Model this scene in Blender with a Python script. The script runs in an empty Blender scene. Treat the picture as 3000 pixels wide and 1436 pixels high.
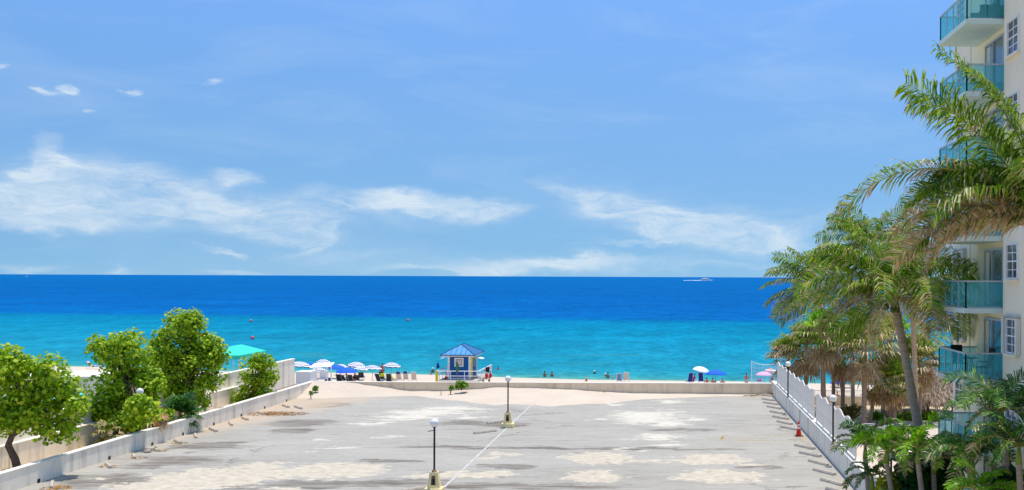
import bpy, math, random
from mathutils import Vector, Matrix
R = math.radians
rng = random.Random(11)
scene = bpy.context.scene
COL = scene.collection
# ------------------------------------------------------------------ camera model (pixels of the 3000 x 1436 photograph)
F, PX, HY, TH, CH = 3300.0, 1955.0, 811.2, math.atan(.0042), 9.5
GZ, SZ = -2.6, -3.3                       # garden ground level, sea level (parking deck is 0)
def ray(px, py):
    dx, dy = (px-PX)/F, (py-HY)/F
    return dx*math.cos(TH)+dy*math.sin(TH), -dx*math.sin(TH)+dy*math.cos(TH)
def at(px, py, Y):
    x, d = ray(px, py); return Vector((x*Y, Y, CH-d*Y))
def atz(px, py, z):
    x, d = ray(px, py); Y = (CH-z)/d; return Vector((x*Y, Y, z))
def xat(px, Y): return (px-PX)/F*Y
def S(r, g, b):
    f = lambda c: (c/255/12.92 if c/255 <= .04045 else ((c/255+.055)/1.055)**2.4)
    return (f(r), f(g), f(b), 1)
# ------------------------------------------------------------------ node helpers
def mth(nt, op, a, b=None, c=None, clamp=False):
    n = nt.nodes.new('ShaderNodeMath'); n.operation = op; n.use_clamp = clamp
    for i, v in enumerate((a, b, c)):
        if v is None: continue
        if isinstance(v, (int, float)): n.inputs[i].default_value = v
        else: nt.links.new(v, n.inputs[i])
    return n.outputs[0]
def vmth(nt, op, a, b=None):
    n = nt.nodes.new('ShaderNodeVectorMath'); n.operation = op
    for i, v in enumerate((a, b)):
        if v is None: continue
        if isinstance(v, (tuple, list, Vector)): n.inputs[i].default_value = v
        else: nt.links.new(v, n.inputs[i])
    return n
def noise(nt, vec, scale, detail=4, rough=.55, dist=0):
    n = nt.nodes.new('ShaderNodeTexNoise'); n.inputs['Scale'].default_value = scale
    n.inputs['Detail'].default_value = detail; n.inputs['Roughness'].default_value = rough; n.inputs['Distortion'].default_value = dist
    if vec is not None: nt.links.new(vec, n.inputs['Vector'])
    return n
def ramp(nt, fac, stops, interp='LINEAR'):
    n = nt.nodes.new('ShaderNodeValToRGB'); cr = n.color_ramp; cr.interpolation = interp
    while len(cr.elements) < len(stops): cr.elements.new(.5)
    for e, (p, c) in zip(cr.elements, stops):
        e.position = p; e.color = c if isinstance(c, (tuple, list)) else (c, c, c, 1)
    nt.links.new(fac, n.inputs[0]); return n.outputs[0]
def mix(nt, fac, a, b, mode='MIX'):
    n = nt.nodes.new('ShaderNodeMix'); n.data_type = 'RGBA'; n.blend_type = mode
    for i, v in ((0, fac), (6, a), (7, b)):
        if isinstance(v, (int, float)): n.inputs[i].default_value = v if i == 0 else (v, v, v, 1)
        elif isinstance(v, (tuple, list)): n.inputs[i].default_value = v
        else: nt.links.new(v, n.inputs[i])
    return n.outputs[2]
def mapping(nt, vec, loc=(0,0,0), rot=(0,0,0), sc=(1,1,1), typ='POINT'):
    n = nt.nodes.new('ShaderNodeMapping'); n.vector_type = typ
    n.inputs['Location'].default_value = loc; n.inputs['Rotation'].default_value = rot; n.inputs['Scale'].default_value = sc
    nt.links.new(vec, n.inputs['Vector']); return n.outputs[0]
def newmat(name):
    m = bpy.data.materials.new(name); m.use_nodes = True
    nt = m.node_tree; nt.nodes.clear()
    out = nt.nodes.new('ShaderNodeOutputMaterial'); p = nt.nodes.new('ShaderNodeBsdfPrincipled')
    nt.links.new(p.outputs[0], out.inputs[0])
    tc = nt.nodes.new('ShaderNodeTexCoord')
    return m, nt, p, tc.outputs['Object'], out
def mat(name, col, rough=.7, var=.12, scale=3., bump=0., spec=.3, metal=0., col2=None, dirt_shade=0., stretch=(1,1,1)):
    m, nt, p, oc, out = newmat(name)
    v = mapping(nt, oc, sc=stretch)
    n = noise(nt, v, scale, 6, .6)
    lo = tuple(c*(1-var) for c in col[:3])+(1,); hi = tuple(min(1, c*(1+var)) for c in col[:3])+(1,)
    if col2: lo, hi = col, col2
    c = ramp(nt, n.outputs['Fac'], [(.3, lo), (.7, hi)])
    if dirt_shade:  # upright streaks: wall stains, on white stucco also painted tree shade
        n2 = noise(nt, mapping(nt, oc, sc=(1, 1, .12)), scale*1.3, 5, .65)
        c = mix(nt, mth(nt, 'MULTIPLY', ramp(nt, n2.outputs['Fac'], [(.5, 0.), (.72, 1.)]), dirt_shade), c, S(110, 98, 84))
    nt.links.new(c, p.inputs['Base Color'])
    p.inputs['Roughness'].default_value = rough; p.inputs['Metallic'].default_value = metal
    p.inputs['Specular IOR Level'].default_value = spec
    if bump:
        b = nt.nodes.new('ShaderNodeBump'); b.inputs['Strength'].default_value = bump; b.inputs['Distance'].default_value = .03
        nb = noise(nt, oc, scale*6, 4); nt.links.new(nb.outputs['Fac'], b.inputs['Height']); nt.links.new(b.outputs[0], p.inputs['Normal'])
    return m
def leafmat(name, stops, transl=.35, rough=.42, big=.9):
    m, nt, p, oc, out = newmat(name)
    g = nt.nodes.new('ShaderNodeNewGeometry')
    n = noise(nt, oc, big, 3)
    f = mth(nt, 'ADD', mth(nt, 'MULTIPLY', g.outputs['Random Per Island'], .65), mth(nt, 'MULTIPLY', mth(nt, 'SUBTRACT', n.outputs['Fac'], .3), .85), clamp=True)
    c = ramp(nt, f, stops)
    nt.links.new(c, p.inputs['Base Color']); p.inputs['Roughness'].default_value = rough; p.inputs['Specular IOR Level'].default_value = .22
    t = nt.nodes.new('ShaderNodeBsdfTranslucent'); nt.links.new(c, t.inputs['Color'])
    mx = nt.nodes.new('ShaderNodeMixShader'); mx.inputs[0].default_value = transl
    nt.links.new(p.outputs[0], mx.inputs[1]); nt.links.new(t.outputs[0], mx.inputs[2]); nt.links.new(mx.outputs[0], out.inputs[0])
    return m
# ------------------------------------------------------------------ mesh helpers
class MB:
    def __init__(s): s.v = []; s.f = []; s.m = []
    def face(s, pts, mi=0):
        k = len(s.v); s.v += [tuple(p) for p in pts]; s.f.append(tuple(range(k, k+len(pts)))); s.m.append(mi)
    def box(s, c, d, rz=0, mi=0, taper=1., rot=None):
        k = len(s.v); M = rot or Matrix.Rotation(rz, 3, 'Z'); c = Vector(c)
        for z in (-1, 1):
            t = taper if z > 0 else 1
            for x, y in ((-1,-1),(1,-1),(1,1),(-1,1)):
                s.v.append(tuple(c+M@Vector((x*d[0]/2*t, y*d[1]/2*t, z*d[2]/2))))
        for q in ((0,3,2,1),(4,5,6,7),(0,1,5,4),(1,2,6,5),(2,3,7,6),(3,0,4,7)):
            s.f.append(tuple(k+i for i in q)); s.m.append(mi)
        return s
    def span(s, a, b, mi=0):
        a, b = Vector(a), Vector(b); d = b-a
        return s.box((a+b)/2, (abs(d.x), abs(d.y), abs(d.z)), 0, mi)
    def tube(s, pts, rad, n=8, mi=0, cap=True):
        pts = [Vector(p) for p in pts]; N = len(pts)
        if not isinstance(rad, (list, tuple)): rad = [rad]*N
        k0 = len(s.v); ref = None
        for i, p in enumerate(pts):
            t = (pts[min(i+1, N-1)]-pts[max(i-1, 0)]).normalized()
            if ref is None: ref = Vector((1,0,0)) if abs(t.x) < .8 else Vector((0,1,0))
            u = (ref-t*ref.dot(t)).normalized(); w = t.cross(u); ref = u
            for j in range(n):
                a = 2*math.pi*j/n; s.v.append(tuple(p+(u*math.cos(a)+w*math.sin(a))*rad[i]))
        for i in range(N-1):
            for j in range(n):
                a, b = k0+i*n+j, k0+i*n+(j+1) % n
                s.f.append((a, b, b+n, a+n)); s.m.append(mi)
        if cap:
            s.f.append(tuple(k0+j for j in reversed(range(n)))); s.m.append(mi)
            s.f.append(tuple(k0+(N-1)*n+j for j in range(n))); s.m.append(mi)
        return s
    def lathe(s, c, prof, n=16, mi=0):
        k = len(s.v); c = Vector(c)
        for r, z in prof:
            for j in range(n):
                a = 2*math.pi*j/n; s.v.append((c.x+r*math.cos(a), c.y+r*math.sin(a), c.z+z))
        for i in range(len(prof)-1):
            for j in range(n):
                a, b = k+i*n+j, k+i*n+(j+1) % n
                s.f.append((a, b, b+n, a+n)); s.m.append(mi)
        return s
    def ball(s, c, r, n=12, m=8, sc=(1,1,1), mi=0, z0=-1., ):
        k = len(s.v); c = Vector(c); a0 = math.asin(max(-1, z0))
        for i in range(m+1):
            t = a0+(math.pi/2-a0)*i/m
            for j in range(n):
                a = 2*math.pi*j/n
                s.v.append((c.x+r*sc[0]*max(.01, math.cos(t))*math.cos(a), c.y+r*sc[1]*max(.01, math.cos(t))*math.sin(a), c.z+r*sc[2]*math.sin(t)))
        for i in range(m):
            for j in range(n):
                a, b = k+i*n+j, k+i*n+(j+1) % n
                s.f.append((a, b, b+n, a+n)); s.m.append(mi)
        return s
    def build(s, name, mats, parent=None, smooth=False, bevel=0, solid=0, loc=None):
        me = bpy.data.meshes.new(name); me.from_pydata(s.v, [], s.f)
        if not isinstance(mats, (list, tuple)): mats = [mats]
        for m in mats: me.materials.append(m)
        if len(mats) > 1: me.polygons.foreach_set('material_index', s.m)
        if smooth: me.polygons.foreach_set('use_smooth', [True]*len(s.f))
        me.update()
        o = bpy.data.objects.new(name, me); COL.objects.link(o)
        if parent: o.parent = parent
        if loc is not None: o.location = loc
        if solid:
            md = o.modifiers.new('solid', 'SOLIDIFY'); md.thickness = solid; md.offset = 0
        if bevel:
            md = o.modifiers.new('bevel', 'BEVEL'); md.width = bevel; md.segments = 2; md.limit_method = 'ANGLE'
        return o
def tag(o, label=None, cat=None, group=None, kind=None):
    if label: o['label'] = label
    if cat: o['category'] = cat
    if group: o['group'] = group
    if kind: o['kind'] = kind
    return o
def thing(name, label, cat, loc=(0,0,0), rz=0, group=None):
    o = bpy.data.objects.new(name, None); COL.objects.link(o); o.empty_display_size = .2
    o.location = loc; o.rotation_euler = (0, 0, rz)
    return tag(o, label, cat, group)
def copy_tree(o, parent=None):
    c = o.copy(); COL.objects.link(c)
    if parent: c.parent = parent
    for ch in list(o.children): copy_tree(ch, c)
    return c
def dup(o, loc, rz, label, cat=None):
    c = copy_tree(o); c.location = loc; c.rotation_euler = (0, 0, rz); c['label'] = label
    return c
ORD = ['first','second','third','fourth','fifth','sixth','seventh','eighth','ninth','tenth','eleventh','twelfth','thirteenth','fourteenth']
# ------------------------------------------------------------------ materials
M = {}
M['concrete'] = mat('cream_stucco', S(238, 218, 188), .9, .07, 1.2, .15, .1, dirt_shade=.35)
M['stucco_grey'] = mat('white_stucco', S(244, 233, 214), .9, .06, 1.0, .15, .1, dirt_shade=.5)  # streaks: stains plus the left parapet's tree shade painted into the colour
M['coping'] = mat('coping', S(232, 224, 208), .85, .06, 2)
M['stop'] = mat('wheel_stop_concrete', S(190, 177, 162), .9, .18, 6, .3, .1)
M['white'] = mat('white_paint', S(232, 232, 234), .5, .05, 4)
M['fence_white'] = mat('fence_white', S(238, 231, 222), .45, .05, 2)
M['cream'] = mat('building_cream', S(246, 231, 198), .85, .04, .6, .05, .1)
M['cream_pale'] = mat('building_pale', S(248, 232, 206), .85, .04, .6, .05, .1)
M['slab'] = mat('balcony_slab', S(212, 226, 218), .8, .04, 1)
M['alu'] = mat('aluminium', S(188, 192, 196), .4, .05, 4, 0, .5, .3)
M['dark'] = mat('dark_metal', S(38, 36, 36), .5, .2, 4)
M['dark_rattan'] = mat('dark_rattan', S(30, 38, 40), .7, .2, 14)
M['black'] = mat('black_fabric', S(44, 48, 60), .8, .2, 6)
M['globe'] = mat('opal_globe', S(238, 236, 234), .35, .02, 3, 0, .4)
M['pedestal'] = mat('pedestal_cream', S(246, 226, 170), .85, .1, 4, .15, .1, dirt_shade=.4)
M['rust'] = mat('rusty_recess', S(150, 120, 84), .9, .3, 8)
M['orange'] = mat('cone_orange', S(232, 52, 22), .5, .06, 5)
M['reflect'] = mat('cone_collar', S(232, 222, 212), .5, .05, 5)
M['bark'] = mat('seagrape_bark', S(112, 94, 82), .9, .3, 7, .5, .1)
M['wood'] = mat('weathered_wood', S(160, 128, 98), .9, .2, 6)
M['blue_wall'] = mat('hut_blue', S(20, 92, 158), .7, .06, 5, stretch=(1,1,9))
M['yellow'] = mat('hut_yellow', S(226, 196, 34), .6, .06, 3)
M['hut_roof'] = mat('hut_roof_blue', S(66, 146, 200), .4, .05, 2, 0, .4)
M['hut_rib'] = mat('hut_rib_blue', S(18, 82, 132), .5, .05, 2)
M['green_cloth'] = mat('green_cloth', S(10, 120, 78), .8, .12, 4)
M['blue_cloth'] = mat('blue_canvas', S(16, 96, 222), .75, .07, 4)
M['navy_cloth'] = mat('navy_canvas', S(24, 58, 140), .8, .12, 4)
M['bluegrey'] = mat('blue_grey_canvas', S(128, 138, 176), .8, .1, 4)
M['white_cloth'] = mat('white_canvas', S(236, 234, 240), .8, .04, 4)
M['yellow_cloth'] = mat('yellow_towel', S(226, 190, 72), .85, .08, 4)
M['beige_cloth'] = mat('beige_canvas', S(214, 198, 184), .85, .08, 4)
M['red_cloth'] = mat('red_canvas', S(206, 40, 46), .8, .1, 4)
M['pink_cloth'] = mat('pink_dotted_canvas', S(214, 120, 190), .8, .1, 9, col2=S(242, 214, 232))
M['teal_cloth'] = mat('teal_canvas', S(48, 206, 178), .7, .04, 1)
M['turq_cloth'] = mat('turquoise_canvas', S(66, 196, 214), .7, .06, 1)
M['buoy'] = mat('buoy_red', S(206, 36, 40), .4, .05, 3)
M['thatch'] = mat('palm_thatch', S(110, 90, 70), .95, .3, 5, .8, .05, col2=S(150, 126, 100), stretch=(3,3,.6))
M['foam'] = mat('foam', S(236, 244, 248), .8, .05, .05)
M['yacht'] = mat('yacht_white', S(238, 240, 242), .35, .03, .2)
M['yglass'] = mat('yacht_glass', S(40, 52, 66), .2, .1, 1)
M['shutter'] = mat('storm_shutter', S(222, 216, 204), .6, .05, 3)
M['path'] = mat('sandy_path', S(206, 184, 150), .95, .1, .6, .2, .05)
M['terrace'] = mat('terrace_paving', S(196, 184, 168), .9, .1, .8)
M['litter'] = mat('dry_litter', S(120, 84, 56), .95, .4, 9, .5, .05, col2=S(178, 138, 96))
M['trunk_palm'] = mat('palm_trunk', S(176, 156, 136), .9, .28, 5, .6, .05, stretch=(.5,.5,5))
M['trunk_sabal'] = mat('sabal_trunk', S(160, 138, 120), .95, .3, 8, .8, .05)
M['crownshaft'] = mat('crownshaft_green', S(142, 158, 62), .5, .15, 3)
M['coconut'] = mat('coconut_green', S(92, 104, 40), .5, .2, 5)
for k, c in (('skin_tan', (176, 112, 84)), ('skin_red', (196, 110, 88)), ('skin_dark', (92, 56, 42)), ('hair_dark', (26, 20, 18)), ('hair_red', (120, 50, 30)),
             ('cap_white', (230, 230, 230)), ('trunks_pale', (214, 190, 190)), ('trunks_navy', (30, 40, 90)), ('top_purple', (170, 60, 170)), ('top_black', (30, 30, 34)), ('top_red', (190, 40, 40)), ('top_yellow', (220, 225, 40))):
    M[k] = mat(k, S(*c), .7, .08, 8)
def ring_mat(name, bands, k):
    m, nt, p, oc, out = newmat(name)
    sp = nt.nodes.new('ShaderNodeSeparateXYZ'); nt.links.new(oc, sp.inputs[0])
    r = mth(nt, 'SQRT', mth(nt, 'ADD', mth(nt, 'POWER', sp.outputs[0], 2.), mth(nt, 'POWER', sp.outputs[1], 2.)))
    f = mth(nt, 'FRACT', mth(nt, 'MULTIPLY', r, k))
    nt.links.new(ramp(nt, f, bands, 'CONSTANT'), p.inputs['Base Color']); p.inputs['Roughness'].default_value = .8
    return m
M['striped'] = ring_mat('white_navy_striped_canvas', [(0, S(236, 236, 242)), (.6, S(46, 52, 100))], 4.6)
M['rainbow'] = ring_mat('orange_white_striped_canvas', [(0, S(228, 190, 90)), (.28, S(222, 110, 90)), (.55, S(236, 232, 230)), (.72, S(90, 110, 150)), (.86, S(226, 150, 110))], .95)
def glass_mat(name, tint, refl, mixf=.2):
    m = bpy.data.materials.new(name); m.use_nodes = True; nt = m.node_tree; nt.nodes.clear()
    out = nt.nodes.new('ShaderNodeOutputMaterial')
    t = nt.nodes.new('ShaderNodeBsdfTransparent'); t.inputs[0].default_value = tint
    p = nt.nodes.new('ShaderNodeBsdfPrincipled'); p.inputs['Roughness'].default_value = .06; p.inputs['Specular IOR Level'].default_value = .8
    tc = nt.nodes.new('ShaderNodeTexCoord'); n = noise(nt, tc.outputs['Object'], 1.2, 2)
    nt.links.new(ramp(nt, n.outputs['Fac'], [(.3, tuple(c*.85 for c in refl[:3])+(1,)), (.7, refl)]), p.inputs['Base Color'])
    mx = nt.nodes.new('ShaderNodeMixShader'); mx.inputs[0].default_value = mixf
    nt.links.new(t.outputs[0], mx.inputs[1]); nt.links.new(p.outputs[0], mx.inputs[2]); nt.links.new(mx.outputs[0], out.inputs[0])
    return m
M['teal_glass'] = glass_mat('teal_balcony_glass', (.76, .95, .96, 1), S(110, 220, 230), .25)
M['pane'] = mat('window_glass', S(54, 60, 70), .08, .2, 1.5, 0, .9)
M['pane_door'] = mat('door_glass', S(84, 104, 108), .08, .25, 1.5, 0, .9)
G = {}
G['seagrape'] = leafmat('seagrape_leaves', [(0, S(60, 104, 12)), (.3, S(126, 166, 22)), (.6, S(172, 202, 38)), (.9, S(222, 230, 72)), (.985, S(212, 216, 74)), (1, S(220, 140, 50))], .45)
G['coco'] = leafmat('coconut_leaflets', [(0, S(40, 80, 14)), (.45, S(94, 138, 24)), (.8, S(172, 196, 48)), (1, S(222, 218, 92))], .35)
G['coco_dark'] = leafmat('palm_leaflets_dark', [(0, S(28, 66, 32)), (.55, S(70, 122, 44)), (.9, S(134, 178, 66)), (1, S(190, 200, 110))], .32)
G['bright'] = leafmat('palm_leaflets_bright', [(0, S(46, 100, 16)), (.5, S(116, 178, 22)), (1, S(190, 226, 50))], .4)
G['dry'] = leafmat('dry_leaflets', [(0, S(138, 108, 74)), (.5, S(192, 164, 122)), (1, S(232, 210, 174))], .2)
G['thatch'] = leafmat('thatch_strands', [(0, S(84, 70, 56)), (.5, S(150, 130, 108)), (1, S(218, 198, 172))], .1, big=3.)
G['dry_orange'] = leafmat('dry_orange_leaflets', [(0, S(128, 88, 40)), (.5, S(196, 142, 70)), (1, S(224, 186, 120))], .25)
G['sabal'] = leafmat('sabal_leaves', [(0, S(54, 88, 22)), (.5, S(118, 150, 38)), (1, S(190, 204, 76))], .32)
G['hedge'] = leafmat('hedge_leaves', [(0, S(50, 100, 18)), (.5, S(112, 160, 30)), (1, S(184, 206, 50))], .4)
G['croton'] = leafmat('yellow_leaves', [(0, S(120, 140, 20)), (.5, S(206, 206, 30)), (1, S(238, 226, 60))], .4)
G['brownbush'] = leafmat('brown_bush_leaves', [(0, S(92, 84, 36)), (.5, S(150, 134, 70)), (1, S(176, 170, 60))], .3)
G['shrub'] = leafmat('dark_shrub_leaves', [(0, S(18, 50, 22)), (.5, S(44, 92, 36)), (1, S(90, 140, 60))], .3)
G['stem'] = mat('frond_stem', S(150, 146, 66), .6, .15, 3)
G['stem_dry'] = mat('dry_stem', S(170, 136, 92), .8, .15, 3)
# ------------------------------------------------------------------ world: sky with high cirrus
SUN = Vector((.085, .17, 1)).normalized()
def make_world():
    w = bpy.data.worlds.new('World'); scene.world = w; w.use_nodes = True; nt = w.node_tree; nt.nodes.clear()
    out = nt.nodes.new('ShaderNodeOutputWorld'); bg = nt.nodes.new('ShaderNodeBackground'); nt.links.new(bg.outputs[0], out.inputs[0])
    bg.inputs[1].default_value = .15
    sky = nt.nodes.new('ShaderNodeTexSky'); sky.sky_type = 'NISHITA'; sky.sun_disc = False
    sky.sun_elevation = math.asin(SUN.z); sky.sun_rotation = math.atan2(SUN.x, SUN.y)
    sky.air_density = 1.0; sky.dust_density = .3; sky.ozone_density = 1.0; sky.altitude = 0
    hs = nt.nodes.new('ShaderNodeHueSaturation'); hs.inputs['Saturation'].default_value = 1.12; hs.inputs['Value'].default_value = SKYV
    nt.links.new(sky.outputs[0], hs.inputs['Color'])
    tc = nt.nodes.new('ShaderNodeTexCoord')
    lift = vmth(nt, 'NORMALIZE', vmth(nt, 'ADD', vmth(nt, 'MULTIPLY', tc.outputs['Generated'], (1, 1, 2.0)).outputs[0], (0, 0, .27)).outputs[0]).outputs[0]
    nt.links.new(lift, sky.inputs[0])
    sp = nt.nodes.new('ShaderNodeSeparateXYZ'); nt.links.new(tc.outputs['Generated'], sp.inputs[0])
    u = mth(nt, 'ARCTAN2', sp.outputs[0], sp.outputs[1]); v = mth(nt, 'ARCSINE', sp.outputs[2])
    cb = nt.nodes.new('ShaderNodeCombineXYZ'); nt.links.new(u, cb.inputs[0]); nt.links.new(v, cb.inputs[1]); uv = cb.outputs[0]
    wn = noise(nt, mapping(nt, uv, sc=(9, 22, 1)), 1., 6, .6)
    off = vmth(nt, 'MULTIPLY', vmth(nt, 'SUBTRACT', wn.outputs['Color'], (.5, .5, .5)).outputs[0], (.11, .05, 0)).outputs[0]
    uvd = vmth(nt, 'ADD', uv, off).outputs[0]
    total = None
    for px, py, rx, ry, rot, it in CLOUDS:
        x, d = ray(px, py); dr = Vector((x, 1, -d)).normalized()
        u0, v0 = math.atan2(dr.x, dr.y), math.asin(dr.z); c2 = math.cos(u0)
        mp = mapping(nt, uvd, (u0, v0, 0), (0, 0, -R(rot)), (rx/F*c2*c2, ry/F*c2, 1), 'TEXTURE')
        ln = vmth(nt, 'LENGTH', mp).outputs['Value']
        mr = nt.nodes.new('ShaderNodeMapRange'); mr.interpolation_type = 'SMOOTHERSTEP'
        nt.links.new(ln, mr.inputs[0]); mr.inputs[1].default_value = 1.35; mr.inputs[2].default_value = .0; mr.inputs[3].default_value = 0; mr.inputs[4].default_value = it
        total = mr.outputs[0] if total is None else mth(nt, 'ADD', total, mr.outputs[0])
    st = noise(nt, mapping(nt, uvd, rot=(0, 0, R(9)), sc=(16, 70, 1)), 1., 9, .62, .6)
    st2 = noise(nt, mapping(nt, uvd, sc=(9, 20, 1)), 1., 7, .6, .4)
    tex = mth(nt, 'MULTIPLY', ramp(nt, st.outputs['Fac'], [(.3, .2), (.7, 1.)]), ramp(nt, st2.outputs['Fac'], [(.34, .3), (.66, 1.)]))
    st3 = noise(nt, mapping(nt, uvd, rot=(0, 0, R(14)), sc=(30, 130, 1)), 1., 8, .65, .8)
    ero = mth(nt, 'ADD', mth(nt, 'MULTIPLY', mth(nt, 'SUBTRACT', st.outputs['Fac'], .5), 1.5), mth(nt, 'ADD', mth(nt, 'MULTIPLY', mth(nt, 'SUBTRACT', st2.outputs['Fac'], .5), 1.5), mth(nt, 'MULTIPLY', mth(nt, 'SUBTRACT', st3.outputs['Fac'], .5), .7)))
    fac = mth(nt, 'MULTIPLY', mth(nt, 'MINIMUM', mth(nt, 'MULTIPLY', total, 1.35), 1.), mth(nt, 'ADD', .53, ero), clamp=True)
    # faint general veil
    vn = noise(nt, mapping(nt, uv, rot=(0, 0, R(-14)), sc=(5, 20, 1)), 1., 7, .6, .5)
    fac = mth(nt, 'MAXIMUM', fac, mth(nt, 'MULTIPLY', ramp(nt, vn.outputs['Fac'], [(.48, 0.), (.8, 1.)]), .2))
    tint = mix(nt, 1., hs.outputs[0], ramp(nt, v, [(0, (.84, .98, .88, 1)), (.08, (.98, 1.13, 1.06, 1)), (.25, (1.05, 1.27, 1.38, 1))]), 'MULTIPLY')
    col = mix(nt, mth(nt, 'MINIMUM', fac, .88), tint, (4.9, 5.6, 6.15, 1))
    nt.links.new(col, bg.inputs[0])
SKYV = 1.08
CLOUDS = [(140,470,85,95,-25,.95),(175,540,110,120,0,.5),(170,600,330,75,2,.75),(130,640,260,40,2,.6),(390,560,200,60,14,.5),(620,590,330,60,17,.7),(840,640,150,60,14,.85),(900,690,90,30,-30,.5),
          (950,600,120,50,0,.35),(1090,610,190,32,-4,.5),(1270,610,230,38,5,1.0),(1450,628,80,18,0,.5),(680,508,95,26,2,.8),(175,254,62,17,14,.8),(262,257,44,19,6,1.0),(403,257,28,14,0,1.0),(625,250,36,14,0,.7),(285,310,34,9,0,.5),(15,172,32,12,0,.6),
          (2040,665,340,58,9,.95),(1860,625,180,62,20,.75),(1700,580,190,36,18,.45),(2200,690,220,32,5,.5),(1860,708,160,9,-5,.5),(1640,770,360,28,-3,.55),(1350,795,260,16,0,.5),(640,740,80,18,10,.6),(720,800,150,12,0,.45),(90,765,110,16,0,.35),(340,780,60,14,0,.4),(2100,775,200,14,0,.3),(1000,730,300,30,0,.18),(250,560,440,130,8,.34),(640,600,470,100,12,.34),(1150,620,420,60,0,.26),(1950,640,560,90,10,.28),(700,775,950,45,0,.1),(1750,770,900,45,0,.16),(2300,640,300,60,0,.15)]
make_world()
sl = bpy.data.lights.new('sun', 'SUN'); sl.energy = 4.3; sl.angle = R(.53); sl.color = (1, .94, .85)
so = bpy.data.objects.new('sun', sl); COL.objects.link(so); so.rotation_euler = SUN.to_track_quat('Z', 'Y').to_euler(); so.location = (0, 0, 60)
cam = bpy.data.cameras.new('camera'); co = bpy.data.objects.new('camera', cam); COL.objects.link(co); scene.camera = co
cam.sensor_fit = 'HORIZONTAL'; cam.sensor_width = 36; cam.lens = F/3000*36; cam.shift_x = -(PX-1500)/3000; cam.shift_y = (HY-718)/3000
cam.clip_start = .1; cam.clip_end = 200000
co.matrix_world = Matrix.Translation((0, 0, CH)) @ Matrix.Rotation(R(90), 4, 'X') @ Matrix.Rotation(TH, 4, 'Z')
vs = scene.view_settings; vs.view_transform = 'Standard'; vs.look = 'None'; vs.exposure = 0.0; vs.gamma = 1
# ------------------------------------------------------------------ setting: sea, beach, ground
def shoreY(x): return 138.9-.2*x
def make_sea():
    m, nt, p, oc, out = newmat('sea_water')
    nt.nodes.remove(p)
    sp = nt.nodes.new('ShaderNodeSeparateXYZ'); nt.links.new(oc, sp.inputs[0])
    wob = noise(nt, mapping(nt, oc, sc=(.004, .012, 1)), 1., 4)
    d0 = mth(nt, 'SUBTRACT', mth(nt, 'ADD', sp.outputs[1], mth(nt, 'MULTIPLY', sp.outputs[0], .2)), 138.9)
    d = mth(nt, 'ADD', d0, mth(nt, 'MULTIPLY', mth(nt, 'SUBTRACT', wob.outputs['Fac'], .5), mth(nt, 'MULTIPLY', d0, .35)))
    lg = mth(nt, 'DIVIDE', mth(nt, 'LOGARITHM', mth(nt, 'MAXIMUM', d, 1.), 10.), 4.6)
    L = lambda x: math.log10(x)/4.6
    A = lambda r, g, b: tuple(c*.62*q for c, q in zip(S(r, g, b)[:3], (.7, 1, .9)))+(1,)
    c = ramp(nt, lg, [(0, A(120, 190, 190)), (L(5), A(72, 172, 190)), (L(16), A(48, 164, 198)), (L(60), A(34, 160, 202)), (L(110), A(16, 152, 198)), (L(178), A(2, 140, 192)), (L(208), A(0, 116, 198)), (L(300), A(0, 112, 198)), (L(700), A(0, 110, 194)), (L(2500), A(0, 114, 196)), (L(12000), A(0, 116, 200)), (1, A(0, 118, 204))])
    # ripples at three sizes
    n1 = noise(nt, mapping(nt, oc, rot=(0, 0, R(-8)), sc=(.75, .34, 1)), 1., 4, .6, .3)
    n2 = noise(nt, mapping(nt, oc, rot=(0, 0, R(-5)), sc=(.17, .07, 1)), 1., 5, .6, .3)
    n3 = noise(nt, mapping(nt, oc, sc=(.02, .016, 1)), 1., 6, .65)
    rp = mth(nt, 'ADD', mth(nt, 'ADD', mth(nt, 'MULTIPLY', n1.outputs['Fac'], .62), mth(nt, 'MULTIPLY', n2.outputs['Fac'], .5)), mth(nt, 'MULTIPLY', n3.outputs['Fac'], .4))
    c = mix(nt, 1., c, ramp(nt, mth(nt, 'MULTIPLY', rp, .66), [(.36, .66), (.5, .97), (.64, 1.36)]), 'MULTIPLY')
    # drifting weed near the shore
    sw = noise(nt, mapping(nt, oc, sc=(.06, .10, 1)), 1., 5, .6)
    band = mth(nt, 'MULTIPLY', ramp(nt, sw.outputs['Fac'], [(.6, 0.), (.72, 1.)]), ramp(nt, lg, [(L(3), 0.), (L(8), .6), (L(40), .5), (L(80), 0.)]))
    c = mix(nt, band, c, A(104, 152, 120))
    df = nt.nodes.new('ShaderNodeBsdfDiffuse'); nt.links.new(c, df.inputs[0])
    gl = nt.nodes.new('ShaderNodeBsdfGlossy'); gl.inputs['Roughness'].default_value = .25; gl.inputs[0].default_value = (.8, .9, 1, 1)
    b = nt.nodes.new('ShaderNodeBump'); b.inputs['Strength'].default_value = .5; b.inputs['Distance'].default_value = .5
    nt.links.new(rp, b.inputs['Height']); nt.links.new(b.outputs[0], gl.inputs['Normal']); nt.links.new(b.outputs[0], df.inputs['Normal'])
    mx = nt.nodes.new('ShaderNodeMixShader'); mx.inputs[0].default_value = .02
    nt.links.new(df.outputs[0], mx.inputs[1]); nt.links.new(gl.outputs[0], mx.inputs[2]); nt.links.new(mx.outputs[0], out.inputs[0])
    s = MB(); ys = [90, 400, 2000, 10000, 70000]; xs = [-60000, -8000, -800, 0, 800, 8000, 60000]
    for y0, y1 in zip(ys, ys[1:]):
        for x0, x1 in zip(xs, xs[1:]): s.face([(x0,y0,SZ),(x1,y0,SZ),(x1,y1,SZ),(x0,y1,SZ)])
    tag(s.build('sea', m), kind='structure')
make_sea()
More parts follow.
